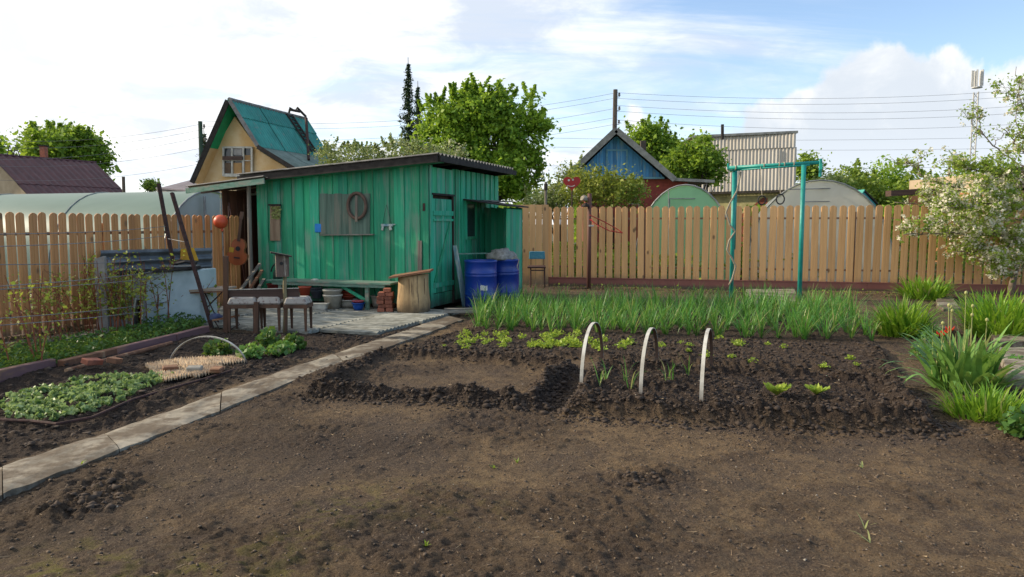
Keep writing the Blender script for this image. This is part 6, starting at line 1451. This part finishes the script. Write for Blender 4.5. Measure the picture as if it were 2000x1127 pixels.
# ------------------------------------------------------------ blue gable house
h3 = thing('blue_gable_house', AT(1210, 437, 27), 'blue board gable over dark red brick with a grey-edged roof beyond the back fence', 'house')
y3 = 26.0; n3_ = Vector((0, 1, 0))
def g3(px, py, d=0): return AT(px, py, y3 + d)
ap_ = g3(1203, 255); lf = g3(1100, 352); rt = g3(1317, 352); ex = Vector((.5, 7.5, 0))
for (a, b_, nm) in ((ap_, lf, 'roof_slope'), (ap_, rt, 'roof_slope')):
    MB().hexa([a, b_, b_ + ex, a + ex], [p + Vector((0, 0, .10)) for p in (a, b_, b_ + ex, a + ex)]).build(nm, m_fascia, h3)
    MB().beam(a + Vector((0, -.06, .02)), b_ + Vector((0, -.06, .02)), .03, .20, up=(0, 0, 1)).build('verge_board', m_fascia, h3)
pr_ = [g3(1317, 353), g3(1396, 357)]; MB().hexa([pr_[0], pr_[1], pr_[1] + Vector((0, 5, .1)), pr_[0] + Vector((0, 5, .1))], [p + Vector((0, 0, .10)) for p in (pr_[0], pr_[1], pr_[1] + Vector((0, 5, .1)), pr_[0] + Vector((0, 5, .1)))]).build('porch_roof', m_fascia, h3)
d3 = .45
bl_, br_ = 1127, 1294; nb = 26
for k in range(nb):
    x0 = bl_ + (br_ - bl_) * k / nb; x1 = bl_ + (br_ - bl_) * (k + 1) / nb - .35; ty_ = lambda x: 265 + (abs(x - 1203) * (.86 if x > 1203 else .98)); yt0, yt1 = ty_(x0), ty_(x1); yb_ = 346
    if min(yt0, yt1) > yb_: continue
    yt0, yt1 = min(yt0, yb_ - 1), min(yt1, yb_ - 1); dd = d3 + .012 * (k % 2)
    a, b_, c_, e_ = g3(x0, yb_, dd), g3(x1, yb_, dd), g3(x1, yt1, dd), g3(x0, yt0, dd); MB().hexa([a, b_, c_, e_], [p + Vector((0, .03, 0)) for p in (a, b_, c_, e_)]).build('gable_board', m_bluewall, h3)
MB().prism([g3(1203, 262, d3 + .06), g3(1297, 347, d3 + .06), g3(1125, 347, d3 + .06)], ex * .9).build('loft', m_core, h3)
for (x0, y0, x1, y1) in ((1184, 294, 1187, 340), (1223, 294, 1226, 340), (1184, 291.5, 1226, 294.5)):
    a, b_, c_, e_ = g3(x0, y1, d3 - .04), g3(x1, y1, d3 - .04), g3(x1, y0, d3 - .04), g3(x0, y0, d3 - .04); MB().hexa([a, b_, c_, e_], [p + Vector((0, .03, 0)) for p in (a, b_, c_, e_)]).build('hatch_frame', m_bluetrim, h3)
MB().beam(g3(1150, 347.5, d3 - .08), g3(1297, 347.5, d3 - .08), .12, .07).build('band_board', m_bluetrim, h3)
MB().box(g3(1225, 410, 3.5) * 1 + Vector((0, 0, 0)), ((1318 - 1132) / FPX * 26, 6.0, 3.24)).build('brick_wall', m_redbrick, h3).location.z = -.1
a, b_ = g3(1255, 356, .1), g3(1255, 410, .1)
for k, px in enumerate((1232, 1248)): MB().tube([g3(px, 390, -.3), g3(px, 440, -.3)], .02, 5).build('pipe_frame', m_red if k == 0 else m_whiteframe, h3)
MB().beam(g3(1228, 398, -.3), g3(1250, 398, -.3), .03, .03).build('pipe_crossbar', m_whiteframe, h3)
MB().box(g3(1256, 288, 3.0), (.2, .2, .5)).build('chimney', m_bark, h3)
wtmp = [g3(1190, 400, .35), g3(1215, 400, .35)]; 
# pole rising behind the gable
def pole(name, px, ytop, y, r, label, mat=m_pole, ins=0, ybot=None):
    t_ = AT(px, ytop, y); b0 = Vector((t_.x - .05, y, -.1)); t = thing(name, b0, label, 'pole'); MB().tube([b0, t_], [r * 1.15, r], 8).build('shaft', mat, t)
    for k in range(ins):
        z = t_.z - .25 - k * .52
        MB().lathe(Vector((t_.x + (.16 if k % 2 else .15), y, z)), [(.02, 0), (.05, .02), (.035, .09), (.045, .12), (0, .15)], 8).build('insulator', m_insul, t); MB().tube([Vector((t_.x, y, z - .03)), Vector((t_.x + .16, y, z - .03)), Vector((t_.x + .16, y, z + .02))], .012, 5).build('hook', m_rust, t)
    return t, t_
po1, P1 = pole('power_pole', 1202, 175, 29.0, .085, 'dark wooden power pole rising behind the blue gable', ins=5)
po2, P2 = pole('power_pole', 391, 237, 30.0, .085, 'dark green-black power pole left of the ochre gable house', mat=M('green_black_pole', (.03, .07, .05), None, 5, .8, .2), ins=5)
pole('thin_pole', 1855, 313, 38, .05, 'thin far pole above the apple blossoms at the right'); pole('thin_pole', 241, 345, 28, .06, 'short dark post behind the film tunnel right of the maroon roof')
tag(MB().tube([AT(1411, 243, 36), AT(1411, 272, 36)], .075, 8).build('stove_pipe', m_soffit), 'black stove pipe above the grey profiled-sheet building', 'chimney pipe')
# profiled-sheet building
h4 = thing('profiled_building', AT(1455, 437, 37), 'tall building clad in grey-beige profiled sheets behind the greenhouses', 'building')
y4a, y4b = 38.0, 35.0
def g4(px, py): return AT(px, py, y4a + (y4b - y4a) * (px - 1352) / 201.0)
for k in range(6):
    x0 = 1352 + 201 * k / 6; x1 = 1352 + 201 * (k + 1) / 6; yt = lambda x: 268 - 9 * (x - 1352) / 201; yb = lambda x: 376 - 6 * (x - 1352) / 201
    for (fa, fb) in ((0, .26), (.26, 1)):
        ta, tb_ = g4(x0, yt(x0)), g4(x1, yt(x1)); ba, bb = g4(x0, yb(x0)), g4(x1, yb(x1)); p0 = ta.lerp(ba, fb); q0 = ta.lerp(ba, fa); p1 = tb_.lerp(bb, fb)
        MB().corr(p0 + Vector((0, -.02 * (fa == 0), 0)), Vector((p1.x - p0.x, p1.y - p0.y, 0)), Vector((0, 0, q0.z - p0.z)), wl=.17, amp=.022, thick=.01).build('wall_sheet', m_profile, h4)
ta, tb_ = g4(1352, 268), g4(1553, 259); bk = Vector((.4, 6, 0))
MB().hexa([ta + Vector((-.1, -.1, -.03)), tb_ + Vector((.1, -.1, -.03)), tb_ + bk, ta + bk], [ta + Vector((-.1, -.1, .08)), tb_ + Vector((.1, -.1, .08)), tb_ + bk + Vector((0, 0, .1)), ta + bk + Vector((0, 0, .1))]).build('roof', m_steelgrey, h4)
ba, bb = g4(1352, 377), g4(1553, 371); MB().hexa([Vector((ba.x, ba.y + .3, -.2)), Vector((bb.x, bb.y + .3, -.2)), Vector((bb.x, bb.y + 6, -.2)), Vector((ba.x, ba.y + 6, -.2))], [Vector((ta.x, ta.y + .3, ta.z - .1)), Vector((tb_.x, tb_.y + .3, tb_.z - .1)), Vector((tb_.x, tb_.y + 6, tb_.z - .1)), Vector((ta.x, ta.y + 6, ta.z - .1))]).build('wall', m_yellowwall, h4)
a, b_ = g4(1435, 386), g4(1502, 386); MB().hexa([Vector((a.x, a.y + .2, 0)), Vector((b_.x, b_.y + .2, 0)), Vector((b_.x, b_.y + .26, 0)), Vector((a.x, a.y + .26, 0))], [a + Vector((0, .2, 0)), b_ + Vector((0, .2, 0)), b_ + Vector((0, .26, 0)), a + Vector((0, .26, 0))]).build('gate_door', M('rust_red_gate', (.24, .055, .025), None, 4, .6, .1), h4)
MB().beam(ba + Vector((0, -.05, -.05)), bb + Vector((0, -.05, -.05)), .2, .08).build('sill_board', m_soffit, h4)
# greenhouses
def ghouse(name, pl, prr, ptop, y, depth, dirx, mat, label, w_h=None):
    cx = AT((pl + prr) / 2, 437, y).x; wgz = (prr - pl) / 2 * y / FPX; Ht = ZH(y, ptop); n = 22; zf = ZH(y, 405)
    # half-ellipse wide enough to reach the traced width at the fence top
    R_ = wgz / math.sqrt(max(.05, 1 - (zf / Ht) ** 2)) if zf < Ht else wgz; R_ = min(R_, wgz * 1.5)
    return tunnel(name, (cx, y, 0), (cx + dirx, y + depth, 0), R_, Ht, mat, label, ribs=3), cx, R_, Ht
gh1, cx, R_, Ht = ghouse('greenhouse', 1273, 1402, 361, 20.6, 5, 1.35, m_poly_g, 'green polycarbonate arched greenhouse beyond the fence')
for (a, b_) in (((1306, 404), (1306, 372)), ((1308, 388), (1379, 388)), ((1378, 404), (1378, 388)), ((1308, 404), (1308, 388))): MB().tube([AT(*a, 20.54), AT(*b_, 20.54)], .014, 5).build('door_bar', m_galv, gh1)
for (px, py) in ((1306, 560), (1378, 560)): MB().tube([AT(px, 404, 20.54), AT(px, py, 20.54)], .014, 5).build('door_bar', m_galv, gh1)
gh2, cx2, R2, Ht2 = ghouse('greenhouse', 1508, 1692, 352, 20.0, 4, 1.2, m_poly_w, 'grey polycarbonate arched greenhouse with panelled end right of the teal frame')
for (a, b_) in (((1540, 370), (1650, 367)), ((1570, 394), (1628, 393)), ((1567, 404), (1567, 368)), ((1627, 404), (1627, 367)), ((1567, 545), (1567, 404)), ((1627, 545), (1627, 404))): MB().tube([AT(*a, 19.94), AT(*b_, 19.94)], .014, 5).build('door_bar', m_galv, gh2)
for k, (px, y) in enumerate(((1483, 20.9), (1502, 21.0), (1518, 21.1))):  # plain upright boxes for unidentified blue things behind the pickets
    a = AT(px, 440, y); tag(MB().box((a.x, y, .8), (.14 if k else .2, .1, 1.0)).build('blue_crate', m_blue), ['leftmost blue crate glimpsed between pickets beside the teal frame', 'middle blue crate glimpsed between pickets', 'rightmost blue crate glimpsed between pickets'][k], 'crate', 'blue crates glimpsed between pickets')
h5 = thing('teal_roof_hut', AT(1690, 437, 24), 'tiny hut with a teal pitched roof right of the grey greenhouse', 'hut')
q = [AT(1675, 378, 24), AT(1691, 372, 24), AT(1714, 398, 24), AT(1706, 400, 24)]; a, b_, c_ = AT(1672, 398, 24), AT(1689, 373, 24), AT(1715, 399, 24); ex2 = Vector((-.15, 1.5, 0))
MB().hexa([b_, c_, c_ + ex2, b_ + ex2], [p + Vector((0, 0, .05)) for p in (b_, c_, c_ + ex2, b_ + ex2)]).build('roof', m_soffit, h5); MB().hexa([b_, a, a + ex2, b_ + ex2], [p + Vector((0, 0, .05)) for p in (b_, a, a + ex2, b_ + ex2)]).build('roof', m_teal_roof, h5)
MB().prism([b_ + Vector((0, .05, -.03)), c_ + Vector((-.05, .05, 0)), Vector((c_.x - .05, 24.05, 0)), Vector((a.x + .05, 24.05, 0)), a + Vector((.05, .05, 0))], Vector((-.1, 1.3, 0))).build('gable_wall', m_tealplank, h5)
h6 = thing('brown_building', AT(2010, 437, 30), 'brown building with balcony behind the apple tree at the right edge', 'building')
a0 = AT(1930, 380, 30); x1_ = AT(2150, 380, 30).x
MB().hexa([Vector((a0.x, 30, -.2)), Vector((x1_, 29, -.2)), Vector((x1_, 35, -.2)), Vector((a0.x, 36, -.2))], [Vector((a0.x, 30, ZH(30, 372))), Vector((x1_, 29, ZH(29, 372))), Vector((x1_, 35, ZH(29, 372))), Vector((a0.x, 36, ZH(30, 372)))]).build('wall', m_orange, h6)
MB().hexa([Vector((a0.x, 30.1, ZH(30, 366))), Vector((x1_, 29.1, ZH(29, 366))), Vector((x1_, 35, ZH(29, 366))), Vector((a0.x, 36, ZH(30, 366)))], [Vector((a0.x, 30.1, ZH(30, 336))), Vector((x1_, 29.1, ZH(29, 322))), Vector((x1_, 35, ZH(29, 322))), Vector((a0.x, 36, ZH(30, 336)))]).build('upper_wall', m_beige, h6)
MB().beam(Vector((a0.x - .3, 29.8, ZH(30, 334))), Vector((x1_, 28.8, ZH(29, 318))), .5, .12).build('eaves', m_brownx, h6)
for k in range(5): xx = a0.x + .3 + k * .8; MB().tube([(xx, 29.7, ZH(30, 366)), (xx, 29.7, ZH(30, 338))], .035, 5).build('balcony_post', m_brownx, h6)
tag(MB().beam(AT(1735, 378, 33), AT(1835, 372, 33), .5, .25).build('far_roof_strip', m_brownx), 'low dark roof strip behind the blossoms left of the apple tree', 'roof')
# cell tower
ct = thing('cell_tower', AT(1910, 437, 110), 'white lattice mast with a cluster of antenna panels far right', 'tower')
T = AT(1910, 140, 110); m = MB(); b0 = Vector((T.x, 110, 0)); legs = [Vector((.42 * math.cos(a), .42 * math.sin(a), 0)) for a in (0.5, 2.6, 4.7)]
zt = ZH(110, 180)
for q in legs: m.tube([b0 + q, Vector((T.x, 110, zt)) + q * .9], .10, 5)
nseg = 22
for k in range(nseg):
    z0, z1 = zt * k / nseg, zt * (k + 1) / nseg
    for i in range(3): m.tube([b0 + legs[i] + Vector((0, 0, z0)), b0 + legs[(i + 1) % 3] + Vector((0, 0, z1))], .05, 4)
m.build('mast', m_tower, ct)
for k in range(5):
    a = k * 1.257 + .3; MB().box(Vector((T.x + .62 * math.cos(a), 110 + .62 * math.sin(a), ZH(110, 153))), (.34, .22, 2.3), a).build('antenna_panel', m_tower, ct)
MB().lathe(Vector((T.x, 110, ZH(110, 172))), [(.7, 0), (.7, .15)], 12).build('platform', m_tower, ct)

# ------------------------------------------------------------ overhead wires
def wire(a, b_, sag, label, r=.0055):
    a, b_ = Vector(a), Vector(b_); n = 18; tag(MB().tube([a.lerp(b_, i / n) - Vector((0, 0, sag * 4 * (i / n) * (1 - i / n))) for i in range(n + 1)], r, 4, cap=False).build('overhead_wire', m_wire), label, 'wire', 'overhead wires')
rk = ['topmost', 'second', 'third', 'fourth', 'lowest']
for k, (py0, py1) in enumerate(((181, 168), (192, 180), (206, 200), (217, 214), (234, 236))): wire(AT(1204, py0, 29), AT(2080, py1, 31), .35, rk[k] + ' of the wires running right from the blue gable pole')
for k, (py0, py1) in enumerate(((182, 228), (192, 238), (212, 262), (230, 275), (243, 283))): wire(AT(1200, py0, 29), AT(395, py1 + 8, 30), .5, rk[k] + ' of the wires between the two power poles')
for k, (py0, py1) in enumerate(((243, 268), (254, 282), (268, 306), (290, 318), (320, 345))): wire(AT(389, py0, 30), AT(-60, py1 + 4, 27), .3, rk[k] + ' of the wires running left from the green-black pole')
for k, (py0, py1) in enumerate(((268, 265), (285, 287), (322, 322))): wire(AT(1000, py0, 60), AT(2080, py1, 62), .3, ['upper', 'middle', 'lower'][k] + ' of the far wires crossing low behind the profiled building', .010)
